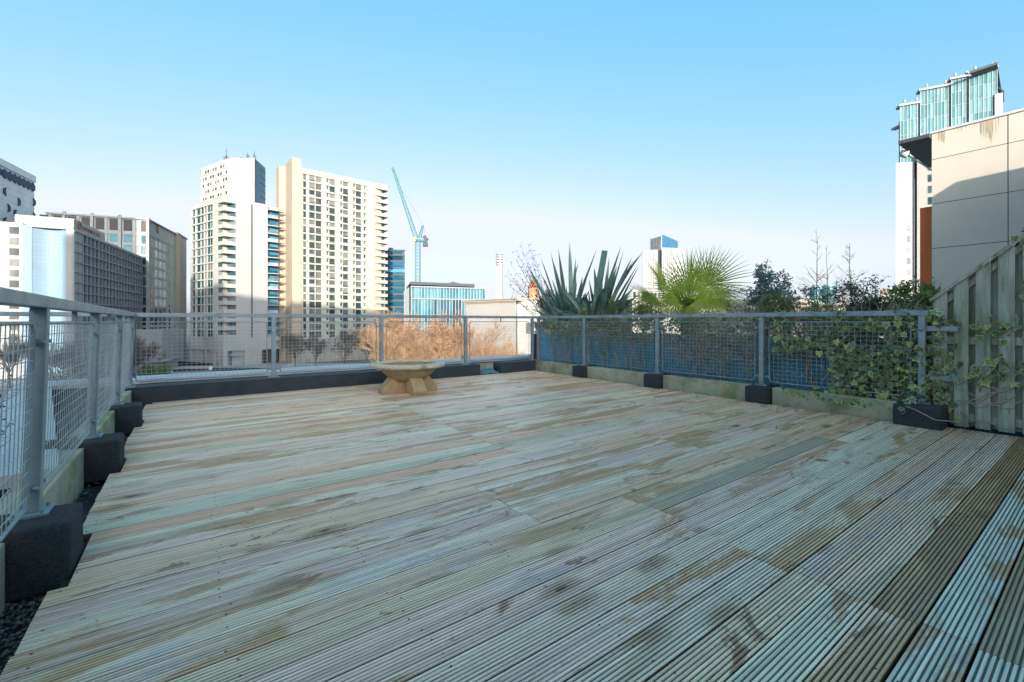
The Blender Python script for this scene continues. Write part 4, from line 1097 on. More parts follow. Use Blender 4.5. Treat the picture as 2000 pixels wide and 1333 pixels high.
crown = [(1755.5, 121, 1760, 121, HZ(246, 120), 8)] + [(a_, czz(a_, o_), b_, czz(b_, o_), HZ(py_, czz(a_, o_)), n_) for a_, b_, py_, o_, n_ in ((1758, 1797.5, 209, 0, 8), (1797.5, 1858, 179, .25, 12), (1858, 1893, 157, .5, 7), (1893, 1947, 145, .75, 8))]
for i, (pa, Za, pb, Zb, zt_, nv) in enumerate(crown):
    z0_ = zcr0
    ff = seg(pa, Za, pb, Zb, 18, z0_, zt_, 'crownglass', 'glass_crown')
    nv2 = max(2, nv//1)
    nb = max(1, int(nv*0.75)); nr = int((zt_-z0_)/3.3)
    if i:
        for c in range(nb+1): ff.part('mullion', 'white', t14, ff.L*c/nb-0.06, ff.L*c/nb+0.06, z0_, zt_, 0, 0.16)
        for r_ in range(nr+1): ff.part('transom', 'greyst', t14, 0, ff.L, z0_+(zt_-z0_)*r_/nr-0.05, z0_+(zt_-z0_)*r_/nr+0.05, 0, 0.12)
        for c in range(nb):
            for r_ in range(nr):
                ff.part('glass_pane', 'crownglass', t14, ff.L*c/nb+0.07, ff.L*(c+1)/nb-0.07, z0_+(zt_-z0_)*r_/nr+0.06, z0_+(zt_-z0_)*(r_+1)/nr-0.06, 0.01, 0.05)
    ff.part('roof_edge', 'roofgrey', t14, -0.4, ff.L+0.2, zt_, zt_+0.55, -2, 0.5)
    for c in range(2 if i else 1):
        p = ff.pt(ff.L*(0.2+0.6*c), 0.2); b = MB(); b.tube([(p.x, p.y, zt_+0.8), (p.x, p.y, zt_+1.5)], 0.25, 6); b.build('roof_light', M['white'], t14)
ff.part('edge_pier', 'white', t14, ff.L-0.5, ff.L+0.9, zcr0, HZ(190, 111), 0.0, 0.5)
b = MB(); p = P(1951, 111); p2 = P(1960, 113)
b.tube([(p.x, p.y, HZ(172, 111)), (p2.x, p2.y, HZ(171, 111)), (p2.x, p2.y, HZ(192, 111)), (p.x, p.y, HZ(197, 111))], 0.18, 5); b.build('davit', M['dark'], t14)
b = MB(); q1, q2, q3 = P(1893, 110), P(1948, 107.5), P(1957, 122)
b.add([(*q1, HZ(145, 110)+.1), (*q2, HZ(138, 110)+.1), (*q3, HZ(138, 110)), (*q1, HZ(145, 110)+.7), (*q2, HZ(138, 110)+.7), (*q3, HZ(138, 110)+.7)], [(0,2,1), (3,4,5), (0,1,4,3), (1,2,5,4), (2,0,3,5)]); b.build('roof_edge', M['dark'], t14)

# ---------------- near cream wall with canopy at the right
X0 = 25.0
def onX(px): Z, y = onx(px, X0); return Z, y
Za, ya = onX(1820); Zb, yb = onX(2000)
zw1 = HZ(262, Za)
t15 = empty('cream_building', (X0, ya, GZ), 'near cream rendered wall with panel joints beside the wooden fence', 'building')
b = MB(); b.prism([(X0, ya), (X0, -9), (X0+14, -9), (X0+14, ya)], GZ, zw1); b.build('wall', M['render'], t15)
fw_ = Face((X0, ya), (X0, -9), out=(-1, 0))
fw_.part('coping', 'coping', t15, -0.05, fw_.L, zw1, zw1+0.09, -0.5, 0.05)
for py in (312.7, 399.3, 486): 
    z_ = HZ(py, Za); fw_.part('joint', 'joint', t15, 0, fw_.L, z_-0.012, z_+0.012, 0, 0.004)
z_ = HZ(572, Za); fw_.part('joint', 'joint', t15, 0, fw_.L, z_-0.012, z_+0.012, 0, 0.004)
for u_ in (ya-onX(1969)[1], ya-onX(1969)[1]+2.6, ya-onX(1969)[1]+5.2): fw_.part('joint', 'joint', t15, u_-0.012, u_+0.012, GZ, zw1, 0, 0.004)
rs_ = random.Random(3)
for px, spread, n_, hmax in ((1935, .22, 13, 1.0), (1846, .2, 8, .55), (1880, .1, 4, .35)):
    for i in range(n_):
        u_ = ya-onX(px)[1] + rs_.gauss(0, spread*.5); h_ = hmax*rs_.uniform(.25, 1); w_ = rs_.uniform(.008, .03); d_ = 0.002+0.0006*i
        y_ = ya-u_; b = MB(); b.add([(X0-d_, y_+w_, zw1-.02), (X0-d_, y_+w_*.8, zw1-h_*.5), (X0-d_, y_, zw1-h_), (X0-d_, y_-w_*.8, zw1-h_*.55), (X0-d_, y_-w_, zw1-.02)], [(0, 1, 2, 3, 4)]); b.build('stain', M['stain'], t15)
# canopy at the corner and lamp on a bracket
zc_ = HZ(262, Za)-0.05
Zc, yc = onx(1762, X0)
b = MB(); b.prism([(X0-0.3, ya+0.02), (X0-0.35, ya+1.0), (X0+4.7, ya+1.0), (X0+4.7, ya+0.02)], zc_-0.14, zc_); b.build('canopy', M['dark'], t15)
b = MB(); p0 = Vector((X0+0.4, ya+0.05, HZ(330, Za))); p1 = Vector((X0+0.5, ya+0.6, HZ(300, Za))); p2 = Vector((X0+0.45, ya+0.95, HZ(283, Za)))
b.tube([p0, p1, p2], 0.03, 6); b.tube([p2+Vector((0, -.1, -.05)), p2+Vector((-.1, .16, .06))], [0.17, 0.13], 10); b.build('lamp', M['coping'], t15, smooth=True)
# orange clad strip and recessed white wall just behind the corner
b = MB(); b.box(X0+0.15, X0+0.4, ya+0.02, ya+0.40, GZ, HZ(402, Za)); b.build('orange_strip', M['orange'], t15)

# ---------------- tower crane
t16 = empty('tower_crane', (*P(816, 230), GZ), 'green lattice tower crane with raised jib beside the tall tower', 'crane')
cc = P(816, 230); zt_ = HZ(468, 230); w = 1.15
def lattice(b, A, B, w0, w1, n, r=0.11, side=None):
    A = Vector(A); B = Vector(B); t = (B-A).normalized(); a = Vector((0, 0, 1)) if abs(t.z) < .9 else Vector((FW.x, FW.y, 0))
    u = t.cross(a).normalized(); v = u.cross(t).normalized(); prev = None
    for i in range(n+1):
        k = i/n; w_ = w0+(w1-w0)*k; c = A+(B-A)*k
        ring = [c+u*w_+v*w_, c-u*w_+v*w_, c-u*w_-v*w_, c+u*w_-v*w_]
        for j in range(4): b.bar(ring[j], ring[(j+1) % 4], r)
        if prev:
            for j in range(4): b.bar(prev[j], ring[j], r*1.5); b.bar(prev[j], ring[(j+1) % 4], r)
        prev = ring
b = MB(); lattice(b, (*cc, GZ), (*cc, zt_), w, w, 34); b.build('mast', M['crane'], t16)
J0 = P3(813, 466, 229.5); J1 = P3(767, 328, 224)
b = MB(); lattice(b, J0, J1, 0.95, 0.45, 26, 0.1); b.build('jib', M['crane'], t16)
Ap = P3(826, 441, 231); b = MB(); lattice(b, P3(820, 464, 230), Ap, 0.7, 0.35, 6, 0.1); b.build('a_frame', M['crane'], t16)
b = MB(); b.tube([Ap, P3(795, 385, 228), P3(784, 372, 226)], 0.05, 4); b.tube([P3(784, 372, 226), J1], 0.04, 4); b.tube([Ap, P3(833, 467, 231)], 0.06, 4); b.build('stay_cable', M['dark'], t16)
b = MB(); b.bar(P3(809, 470, 230), P3(834, 471, 230), 1.6, 1.0); b.build('slewing_deck', M['crane'], t16)
b = MB(); b.bar(P3(828, 462, 230), P3(834, 470, 230), 2.0, 1.8); b.bar(P3(826, 478, 230), P3(835, 478, 230), 1.6, 2.2); b.build('counterweight', M['dark'], t16)
b = MB(); b.bar(P3(808, 467, 229), P3(813, 469, 229), 1.6, 2.2); b.build('cab', M['craney'], t16)

# ================================================================== street level
def flat(name, poly, z, mk, thick=0.06, kind='structure', **kw):
    b = MB(); b.prism([tuple(p) for p in poly], GZ-0.5, GZ+z); return b.build(name, M[mk], kind=kind, **kw)
flat('plaza', [P(-300, 70), P(250, 60), P(900, 95), P(760, 150), P(545, 168), P(370, 165), P(200, 125), P(-200, 110)], 0.04, 'palepav')
road = [P(262, 128), P(300, 134), P(345, 139), P(400, 142), P(470, 143), P(560, 140), P(560, 150), P(470, 152), P(400, 151), P(340, 147), P(295, 142), P(255, 136)]
flat('road', road, 0.06, 'asphalt')
for (pts, lab) in (([P(318, 143), P(360, 148), P(417, 150), P(417, 151.2), P(360, 150), P(316, 146)], 'long curved pale planter wall with a dark hedge before the lower tower'),
                   ([P(305, 128), P(338, 133), P(338, 136), P(303, 132)], 'short pale planter wall at the bend of the road'),
                   ([P(560, 158), P(745, 158), P(745, 159), P(560, 159)], 'low pale wall along the foot of the tall tower')):
    e = empty('planter_wall', (*pts[0], GZ), lab, 'wall'); b = MB(); b.prism([tuple(p) for p in pts], GZ, GZ+0.9); b.build('wall', M['palepav'], e)
def leafmass(name, boxes, n, size, mk, seed, squash=1.0, **kw):
    r_ = random.Random(seed); b = MB()
    for i in range(n):
        c = boxes(r_); s_ = size*r_.uniform(.6, 1.3)
        u = Vector((r_.gauss(0, 1), r_.gauss(0, 1), r_.gauss(0, 1))).normalized(); v = u.orthogonal().normalized()*0.5
        b.add([c-u*s_*.5, c+v*s_*.5, c+u*s_*.5, c-v*s_*.5], [(0, 1, 2, 3)])
    return b.build(name, M[mk] if isinstance(mk, str) else mk, **kw)
def hb(r_):
    k = r_.random(); p = P(340+70*k, 150.5+1.5*k) + FW*r_.uniform(0, 1.6); return Vector((p.x, p.y, GZ+0.3+r_.random()**.6*2.0*(1-0.4*k)))
leafmass('hedge', hb, 6000, 0.35, 'hedge', 2, label='dark clipped hedge behind the curved planter wall', cat='hedge')
def hb2(r_):
    k = r_.random(); p = P(268+45*k, 122) + FW*r_.uniform(0, 4); return Vector((p.x, p.y, GZ+r_.random()**.7*(2.2+1.6*math.sin(k*9))))
leafmass('shrub', hb2, 6000, 0.4, 'green', 3, label='loose green and brown shrubs at the corner of the left railing', cat='shrub')
def hb3(r_):
    k = r_.random(); p = P(925+60*k, 72) + FW*r_.uniform(0, 3); return Vector((p.x, p.y, GZ+4.5+r_.random()**.7*(4.0+1.5*math.sin(k*7))))
# pale sign box building by the corner
t17 = empty('white_kiosk', (*P(286, 130), GZ), 'small white flat roofed building with a brown sign at the foot of the stone hotel', 'building')
A, B = P(262, 128), P(315, 146); f = Face(A, B); mass([A, B, B+FW*10, A+FW*10], GZ, HZ(644, 133), 'white', t17)
f.part('window', 'g_grey', t17, f.at(282), f.at(308), GZ+0.5, GZ+6.6, 0.0, 0.08)
f.part('sign_plate', 'red', t17, f.at(289), f.at(304), HZ(655, 140), HZ(649.5, 140), 0.02, 0.1)
t18 = empty('road_bollard', (*P(410, 146), GZ), 'small white box standing on the road edge', 'bollard')
b = MB(); p = P(411, 146); b.box(p.x-.4, p.x+.4, p.y-.4, p.y+.4, GZ, GZ+1.0); b.build('body', M['hose'], t18)
# low ledges with sloping pale canopy near the kiosk
t19 = empty('entrance_canopy', (*P(322, 138), GZ), 'low sweeping pale canopy beside the white kiosk', 'canopy')
b = MB(); b.prism([tuple(P(292, 132)), tuple(P(330, 138)), tuple(P(350, 150)), tuple(P(300, 150))], GZ+3.6, GZ+4.0); b.build('roof', M['palepav'], t19)
for px in (300, 330): p = P(px, 140); b = MB(); b.tube([(p.x, p.y, GZ), (p.x, p.y, GZ+3.6)], 0.15, 6); b.build('column', M['palepav'], t19)

# ---------------- bare trees
def bare_tree_meshes(seed, height, mk, spread=1.0, depth=6, twr=0.022, dens=3):
    r_ = random.Random(seed); tr = MB(); cr = MB()
    def grow(p, d, L, rad, lv):
        n = 3 if lv < 3 else 2; pts = [p]; q = p; dd = d
        for i in range(n):
            dd = (dd + Vector((r_.gauss(0, .13), r_.gauss(0, .13), r_.gauss(0.05, .08)))).normalized(); q = q + dd*L/n; pts.append(q)
        rads = [rad*(1-.35*i/n) for i in range(n+1)]
        (tr if lv < 3 else cr).tube(pts, rads, 6 if lv < 2 else (4 if lv < 3 else 3), cap=False)
        if lv >= depth: return
        k = dens if lv > 0 else 4
        if lv == 0: starts = [0.45, 0.6, 0.75, 0.9, 1.0]
        else: starts = [r_.uniform(.3, 1) for _ in range(k)] + [1.0]
        for s_ in starts:
            i = min(n-1, int(s_*n)); pp = pts[i].lerp(pts[i+1], s_*n-i)
            ax = Vector((r_.gauss(0, 1), r_.gauss(0, 1), r_.gauss(0, .5))); ax = (ax - ax.dot(dd)*dd).normalized()
            ang = r_.uniform(.35, .8)*spread
            nd = (dd*math.cos(ang) + ax*math.sin(ang) + Vector((0, 0, .12))).normalized()
            grow(pp, nd, L*r_.uniform(.58, .78), max(twr*.6, rad*.55), lv+1)
    grow(Vector((0, 0, 0)), Vector((0, 0, 1)), height*.42, height*.017, 0)
    return tr.mesh('bare_trunk', M['bark']), cr.mesh('bare_crown', M[mk])
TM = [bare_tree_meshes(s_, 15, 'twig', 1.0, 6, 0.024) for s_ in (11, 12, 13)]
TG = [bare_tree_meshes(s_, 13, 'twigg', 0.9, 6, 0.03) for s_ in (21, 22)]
def tree(px, Z, py_top, meshes, lab, grp, zb=GZ):
    p = P(px, Z); h_ = HZ(py_top, Z)-zb
    e = empty('bare_tree', (p.x, p.y, zb), lab, 'tree', grp)
    for nm, me in zip(('trunk', 'crown'), meshes):
        zs = max(v.co.z for v in meshes[1].vertices)
        o = bpy.data.objects.new(nm, me); COL.objects.link(o); o.parent = e
        s_ = h_/zs; o.scale = (s_, s_, s_); o.rotation_euler = (0, 0, (px*1.7) % 6.28)
lit = [(762, 84, 606, 'leftmost of the sunlit orange bare trees beside the tall tower'), (783, 80, 600, 'sunlit orange bare tree whose top rises above the railing left of the crane'),
       (800, 92, 607, 'sunlit orange bare tree directly below the crane mast'),  (852, 84, 622, 'sunlit bare tree below the middle of the glass hall'),
       (880, 90, 604, 'sunlit orange bare tree rising before the glass hall'), (900, 84, 606, 'sunlit orange bare tree just left of the stone hall'), (925, 74, 668, 'low sunlit bare tree before the left part of the stone hall'),
       (968, 80, 664, 'low sunlit bare tree before the middle of the stone hall'), (1012, 78, 655, 'sunlit bare tree before the right corner of the stone hall'), 
       (868, 64, 656, 'short bushy sunlit tree behind the bowl, right of it'), (810, 62, 668, 'lowest bushy sunlit tree straight above the bowl'), 
         (950, 62, 676, 'scrubby bare tree near the fourth far panel'), (990, 60, 672, 'scrubby bare tree near the right end of the far panels')]
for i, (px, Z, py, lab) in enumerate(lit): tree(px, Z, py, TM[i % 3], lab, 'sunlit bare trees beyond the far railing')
shd = [(578, 140, 640, 'thin shaded bare tree before the lift core of the tall tower'), (616, 138, 648, 'thin shaded bare tree before the left podium bay of the tall tower'), (668, 136, 634, 'thin shaded bare tree before the middle podium bay'),
       (716, 140, 645, 'thin shaded bare tree before the right podium bay'), (741, 118, 640, 'grey bare tree beside the second far post'), (270, 98, 648, 'pale bare tree seen at the left corner of the railings'),
       (318, 150, 668, 'small bare tree beside the white kiosk'), (205, 90, 655, 'grey bare tree behind the third left panel'), (235, 96, 640, 'grey bare tree behind the fourth left panel'), (20, 100, 650, 'bare tree at the far left behind the first panel'),
       (130, 85, 662, 'bare tree behind the second left panel'), (160, 105, 648, 'taller bare tree behind the second left panel')]
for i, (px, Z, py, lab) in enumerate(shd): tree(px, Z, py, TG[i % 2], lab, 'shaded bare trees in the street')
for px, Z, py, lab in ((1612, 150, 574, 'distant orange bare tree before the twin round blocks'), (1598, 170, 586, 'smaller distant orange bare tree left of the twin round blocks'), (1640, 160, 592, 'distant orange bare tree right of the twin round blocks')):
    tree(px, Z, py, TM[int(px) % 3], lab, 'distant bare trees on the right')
leafmass('shrub', hb3, 5000, 0.45, 'ygreen', 8, label='yellow green shrub lit by the sun before the stone hall', cat='shrub')

# ================================================================== plants of the terrace
def pl3(px, py, x):                          # photo point met on the plane x = const
    Z, y = onx(px, x); return Vector((x, y, HZ(py, Z)))
def blade_mesh(b, base, tip, w, lift=0.15, fold=0.35, droop=0.0, n=9, side=None, blunt=False, waist=0.55):
    base, tip = Vector(base), Vector(tip); ch = tip-base
    mid = base + ch*0.5 + Vector((0, 0, 1))*ch.length*lift*(0.4 + abs(ch.normalized().z)*0.0)
    out = Vector((ch.x, ch.y, 0)); out = out.normalized() if out.length > 1e-4 else Vector((1, 0, 0))
    rows = []
    for i in range(n+1):
        t = i/n; p = base*(1-t)**2 + mid*2*t*(1-t) + tip*t*t
        d = (mid-base)*(1-t) + (tip-mid)*t
        p = p + Vector((0, 0, -droop*max(0, t-.6)**2*4))
        d.normalize(); s = (side if side is not None else d.cross(Vector((0, 0, 1))))
        if s.length < 1e-3: s = Vector((-out.y, out.x, 0))
        s = s - s.dot(d)*d; s.normalize(); nn_ = s.cross(d)
        ww = w*(waist + (1-waist)*math.sin(min(1, t/0.45)*math.pi/2)) * (1 if t < .55 else (max(0.03, 1-((t-.55)/.45)**1.6) if not blunt else 1 - 0.3*(t-.55)))
        rows.append((p - s*ww/2 + nn_*ww*fold/2, p, p + s*ww/2 + nn_*ww*fold/2))
    vs = [v for r_ in rows for v in r_]; fs = []
    for i in range(n): a = i*3; fs += [(a, a+1, a+4, a+3), (a+1, a+2, a+5, a+4)]
    b.add(vs, fs)
rp = random.Random(17)
def flax(label, base_px, xb, tips, nrand, seed, reach, hgt):
    r_ = random.Random(seed); base = pl3(base_px, 607, xb); base.z = 0.72
    e = empty('flax_plant', base, label, 'plant', 'flax clumps behind the planted railing')
    L = []
    for (px, py, dx, w, lift) in tips: L.append((pl3(px, py, xb+dx), w, lift))
    fixed = [t_[0] for t_ in L]
    for i in range(nrand):
        a = r_.uniform(0, math.tau); rr = reach*r_.uniform(.15, 1)
        L.append((base + Vector((math.cos(a)*rr, math.sin(a)*rr*1.1, hgt*r_.uniform(.45, .95)*(1-.35*rr/reach))), r_.uniform(.035, .065), r_.uniform(.05, .38)))
    for (tip, w, lift) in L:
        b = MB(); bs = base + Vector((r_.gauss(0, .06), r_.gauss(0, .08), 0))
        d = (tip-bs); tw = r_.uniform(-.7, .7)
        side = Vector((d.y, -d.x, 0)); side = (Vector((RT.x, RT.y, 0))*0.9 + Vector((FW.x, FW.y, 0))*tw)
        blade_mesh(b, bs, tip, w*1.45, lift=lift, side=side, droop=(r_.choice((0, 0, .1, .35)) if tip not in fixed else 0), n=10, blunt=(w > .095))
        b.build('leaf', M['phorm'], e, smooth=True)
    b = MB()
    for i in range(50):                       # old brown sheaths at the base
        a = r_.uniform(0, math.tau); q = base + Vector((math.cos(a)*.09, math.sin(a)*.12, 0)); tq = q + Vector((math.cos(a)*r_.uniform(.1, .5), math.sin(a)*r_.uniform(.1, .5), r_.uniform(.2, .75)))
        blade_mesh(b, q, tq, .025, lift=.1, n=4)
    b.build('dead_leaves', M['dry'], e, kind='stuff')
flax('dark green flax clump with one tall upright blade left of its neighbour', 1110, 6.85,
     [(1112, 465, 0, .075, 0), (1075, 491, 0, .07, .02), (1090, 484, .1, .06, .02), (1092, 500, -.1, .055, .03), (1028, 516, -.05, .075, -.02), (1055, 501, 0, .03, .12), (1166, 486, .1, .04, 0), (1130, 512, .2, .04, .3),
      (1084, 520, 0, .06, 0), (1124, 505, .2, .06, .05), (1060, 540, .2, .06, .1), (1150, 530, .1, .05, .1), (1138, 540, 0, .06, .05), (1078, 545, -.1, .05, .1), (1050, 575, 0, .05, .15)], 64, 3, 1.0, 1.5)
flax('dark green flax clump with bent blades between its neighbour and the palm', 1166, 6.75,
     [(1182, 490, 0, .10, 0), (1160, 523, 0, .08, .02), (1213, 481, 0, .065, .08), (1256, 492, 0, .045, .38), (1246, 502, .1, .03, .35), (1235, 502, 0, .055, .03), (1237, 508, .2, .045, .02), (1246, 517, 0, .04, .1),
      (1250, 517, -.1, .03, .2), (1218, 490, .1, .03, 0), (1190, 502, .2, .06, .02), (1222, 530, 0, .07, .05), (1205, 520, .1, .07, .05), (1232, 575, -.1, .06, .1), (1240, 560, .1, .05, .15), (1150, 545, 0, .05, .1), (1175, 520, -.15, .06, .03)], 64, 5, 1.05, 1.4)

def fan_leaf(parent, root, hub, spread_dir, L, nrm, seed, arc=96, nseg=30):
    r_ = random.Random(seed); b = MB()
    hub = Vector(hub); m = Vector(spread_dir).normalized(); nrm = Vector(nrm); nrm = (nrm - nrm.dot(m)*m).normalized(); s = m.cross(nrm)
    for i in range(nseg):
        a = R(-arc + 2*arc*i/(nseg-1)) + r_.gauss(0, .012)
        d = m*math.cos(a) + s*math.sin(a)
        ln = L*(0.78+0.22*math.cos(a*0.8))*r_.uniform(.93, 1.05)
        d2 = (d + nrm*(0.10*math.cos(a*2)) ).normalized()
        n_ = 7; wmax = 2*ln*0.30*math.tan(R(arc)/(nseg-1))*0.85
        side = (m*-math.sin(a) + s*math.cos(a)).normalized(); rows = []
        dr = r_.uniform(.02, .14)
        for k in range(n_+1):
            t = k/n_; p = hub + d2*ln*t + Vector((0, 0, -1))*ln*dr*max(0, t-.45)**2*2.2
            w = wmax*(t/.30) if t < .30 else wmax*(1-((t-.30)/.70)**1.5)
            w = max(w, .0015)
            rows += [p-side*w/2, p+nrm*w*.45, p+side*w/2]
        fs = []
        for k in range(n_): q = k*3; fs += [(q, q+1, q+4, q+3), (q+1, q+2, q+5, q+4)]
        b.add(rows, fs)
    o = b.build('fan_leaf', M['palm'], parent)
    b = MB(); root = Vector(root); md = root.lerp(hub, .5) + Vector((0, 0, .08)); b.tube([root, md, hub], [.014, .011, .008], 5); b.build('petiole', M['palm'], o)
    o.children[0].matrix_parent_inverse = (Matrix.Translation(parent.location)).inverted() if False else o.matrix_world.inverted() if False else Matrix()
    return o
pb = pl3(1345, 600, 6.75); pb.z = 0.72
pe = empty('fan_palm', pb, 'bright green fan palm rising above the planted railing', 'palm')
hubw = pl3(1345, 592, 6.75)
b = MB(); b.tube([pb, hubw], [.09, .10], 9); b.build('trunk', M['dry'], pe)
RT3 = Vector((RT.x, RT.y, 0)); FW3 = Vector((FW.x, FW.y, 0)); UP = Vector((0, 0, 1))
fans = [(1345, 566, 0.0, 0.05, 1.0, .62, 1.0), (1308, 571, -.1, -.75, .75, .58, .8), (1383, 556, .1, .8, .75, .62, .9), (1400, 577, -.1, 1.0, .02, .50, .6), (1290, 590, .0, -1.0, -.12, .55, .7),
        (1330, 575, -.35, -.35, .6, .52, .5), (1368, 580, -.3, .5, .3, .48, .5), (1322, 590, -.4, -.7, -.25, .46, .4), (1385, 592, -.35, .9, -.4, .42, .4), (1350, 596, -.45, .1, -.5, .36, .3),
        (1300, 560, .35, -.6, .9, .50, 1.1), (1372, 545, .3, .45, 1.0, .52, 1.1), (1270, 600, -.2, -.9, -.5, .40, .5), (1352, 560, .4, -.2, 1.0, .55, 1.2), (1330, 582, -.5, -.3, -.1, .42, .3), (1360, 588, -.55, .25, -.25, .40, .3), (1338, 592, -.5, -.15, 1, .36, .2), (1362, 590, -.5, .5, .8, .36, .2), (1395, 590, .1, 1, -.3, .5, .5), (1280, 585, .2, -1, .15, .55, .9)]
for i, (px, py, dx, dr, du, L, up) in enumerate(fans):
    fan_leaf(pe, hubw, pl3(px, py, 6.75+dx), RT3*dr + UP*du - FW3*0.15, L*1.2, -FW3*random.Random(i).uniform(.2, 1) + UP*up*0.9 + RT3*random.Random(i+9).uniform(-.7, .7), 50+i)

def leaf_quads(b, p, n, size, r_, spread, up=0.0, elong=0.45):
    for i in range(n):
        c = p + Vector((r_.gauss(0, spread), r_.gauss(0, spread), r_.gauss(0, spread)))
        u = Vector((r_.gauss(0, 1), r_.gauss(0, 1), r_.gauss(up, .8))).normalized(); v = u.cross(Vector((r_.gauss(0, 1), r_.gauss(0, 1), r_.gauss(0, 1)))).normalized()*elong
        s_ = size*r_.uniform(.6, 1.3); q = u.cross(v).normalized()*s_*.12
        b.add([c-u*s_*.5, c-v*s_*.5+q, c+u*s_*.5, c+v*s_*.5+q], [(0, 1, 2), (0, 2, 3)])
def shrub(label, base, stems, h_, spread, leafn, lsize, lm, sm='stem', seed=1, cat='shrub', lean=(0, 0, 0), leafr=.03, sub=7, bare=0.25, name='shrub', group=None, rad=.007, twigrad=.0022, updir=0.0):
    r_ = random.Random(seed); e = empty(name, base, label, cat, group); sb = MB(); lb = MB(); base = Vector(base); tips = []
    for i in range(stems):
        a = r_.uniform(0, math.tau); k = r_.uniform(.1, 1)
        b0 = base + Vector((math.cos(a)*spread*.25*k, math.sin(a)*spread*.35*k, 0))
        tip = base + Vector((math.cos(a)*spread*k, math.sin(a)*spread*k, h_*r_.uniform(.6, 1)*(1-.25*k))) + Vector(lean)*r_.uniform(.5, 1.1)
        pts = [b0]
        for q in range(1, 7): t = q/6; pts.append(b0.lerp(tip, t) + Vector((r_.gauss(0, .03), r_.gauss(0, .03), r_.gauss(0, .02)))*h_*.8)
        sb.tube(pts, [rad*(1-.75*q/6) for q in range(7)], 4, cap=False)
        for j in range(sub):
            t = r_.uniform(bare, 1); q = min(5, int(t*6)); p = pts[q].lerp(pts[q+1], t*6-q)
            d = Vector((r_.gauss(0, 1), r_.gauss(0, 1), r_.gauss(.5, .6))).normalized()*h_*r_.uniform(.08, .22)
            m_ = p + d*.5 + Vector((r_.gauss(0, .01), r_.gauss(0, .01), .01)); sb.tube([p, m_, p+d], [twigrad*1.4, twigrad, twigrad*.6], 3, cap=False)
            tips += [p+d*.35, p+d*.65, p+d]
        tips.append(tip)
    for i in range(leafn):
        leaf_quads(lb, r_.choice(tips), 1, lsize, r_, leafr, updir)
    sb.build('branches', M[sm], e)
    if leafn: lb.build('foliage', M[lm], e, kind='stuff')
    return e
def bx(px, x, z=0.72): p = pl3(px, 600, x); return (p.x, p.y, z)
shrub('tall airy shrub with small blue green leaves right of the palm', bx(1487, 6.75), 9, 1.30, .26, 4200, .048, 'olive', seed=4, sub=9, leafr=.028, updir=.4)
shrub('lower dark blue green shrub leaning beside the tall airy one', bx(1528, 6.8), 8, .95, .24, 2200, .042, 'olive', seed=8, lean=(.0, -.12, 0), sub=8, leafr=.025)
shrub('gnarled dark shrub with tiny leaves left of the glass topped tower', bx(1700, 6.7), 14, .85, .46, 2600, .032, 'dkleaf', seed=12, sub=10, leafr=.02, rad=.008)
shrub('leafy green bush at the end of the railing by the wooden fence', bx(1795, 6.6), 11, .78, .34, 3400, .050, 'green', seed=15, sub=9, leafr=.03)
shrub('round leafy dark green bush behind the left flax clump', bx(1078, 7.3), 12, 1.25, .34, 3400, .050, 'dkleaf', seed=19, sub=9, leafr=.04)
shrub('small bright yellow green bush between the two flax clumps', bx(1150, 6.55), 9, .66, .20, 900, .045, 'yleaf', seed=23, sub=6, leafr=.03)
shrub('mixed green and brown bush low beside the right flax clump', bx(1195, 6.5), 14, .80, .34, 1700, .038, 'green', seed=26, sub=8, leafr=.03)
shrub('low green bush under the left fronds of the palm', bx(1262, 6.5), 12, .72, .36, 1500, .040, 'green', seed=27, sub=8, leafr=.03)
shrub('low green bush under the trunk of the palm', bx(1345, 6.5), 12, .74, .30, 1500, .040, 'green', seed=28, sub=8, leafr=.03)
shrub('sparse low shrub between the palm and the airy shrub', bx(1420, 6.6), 8, .62, .30, 420, .036, 'green', seed=30, sub=7, leafr=.03)
shrub('dense low green base growth under the airy shrub', bx(1500, 6.5), 14, .78, .40, 1900, .038, 'green', seed=33, sub=8, leafr=.03)
shrub('low twiggy bush with few leaves under the saplings', bx(1600, 6.5), 16, .74, .55, 1300, .034, 'green', seed=35, sub=8, leafr=.03, twigrad=.003)
shrub('low dark leafy bush under the gnarled shrub', bx(1690, 6.45), 16, .80, .42, 2400, .038, 'dkleaf', seed=36, sub=8, leafr=.03)
shrub('low leafy bush beside the last railing post', bx(1770, 6.4), 12, .62, .30, 1300, .042, 'green', seed=38, sub=8, leafr=.03)
# dry arching stems with seed heads at the corner
e = empty('dry_shrub', bx(1085, 6.9), 'bare dark arching stems with seed heads at the far corner', 'shrub'); sb = MB(); hd = MB(); r_ = random.Random(31)
for (px, py) in ((1006, 490), (1018, 483), (1032, 480), (1036, 488), (998, 520), (1002, 545), (1012, 556), (995, 560), (1020, 520), (1030, 530), (1008, 508), (1000, 578), (1015, 590), (1024, 560), (1040, 505), (1044, 530), (1028, 500), (1036, 550), (990, 540)):
    b0 = Vector(bx(1085, 6.9)) + Vector((r_.gauss(0, .08), r_.gauss(0, .15), 0)); tip = pl3(px, py, 6.75+r_.uniform(-.2, .3)); pts = []
    md = b0.lerp(tip, .5) + Vector((0, 0, .12)) + Vector((r_.gauss(0, .04), r_.gauss(0, .04), 0))
    for k in range(8): t = k/7; pts.append(b0*(1-t)**2 + md*2*t*(1-t) + tip*t*t + Vector((r_.gauss(0, .008), r_.gauss(0, .008), r_.gauss(0, .008))))
    sb.tube(pts, [.010*(1-.65*k/7) for k in range(8)], 4, cap=False)
    for k in (4, 5, 6, 7):
        for _ in range(2):
            q = pts[k] + Vector((r_.gauss(0, .05), r_.gauss(0, .05), r_.gauss(0.03, .05))); sb.tube([pts[k], q], [.004, .003], 3, cap=False)
            leaf_quads(hd, q, 4, .028, r_, .008, elong=.7)
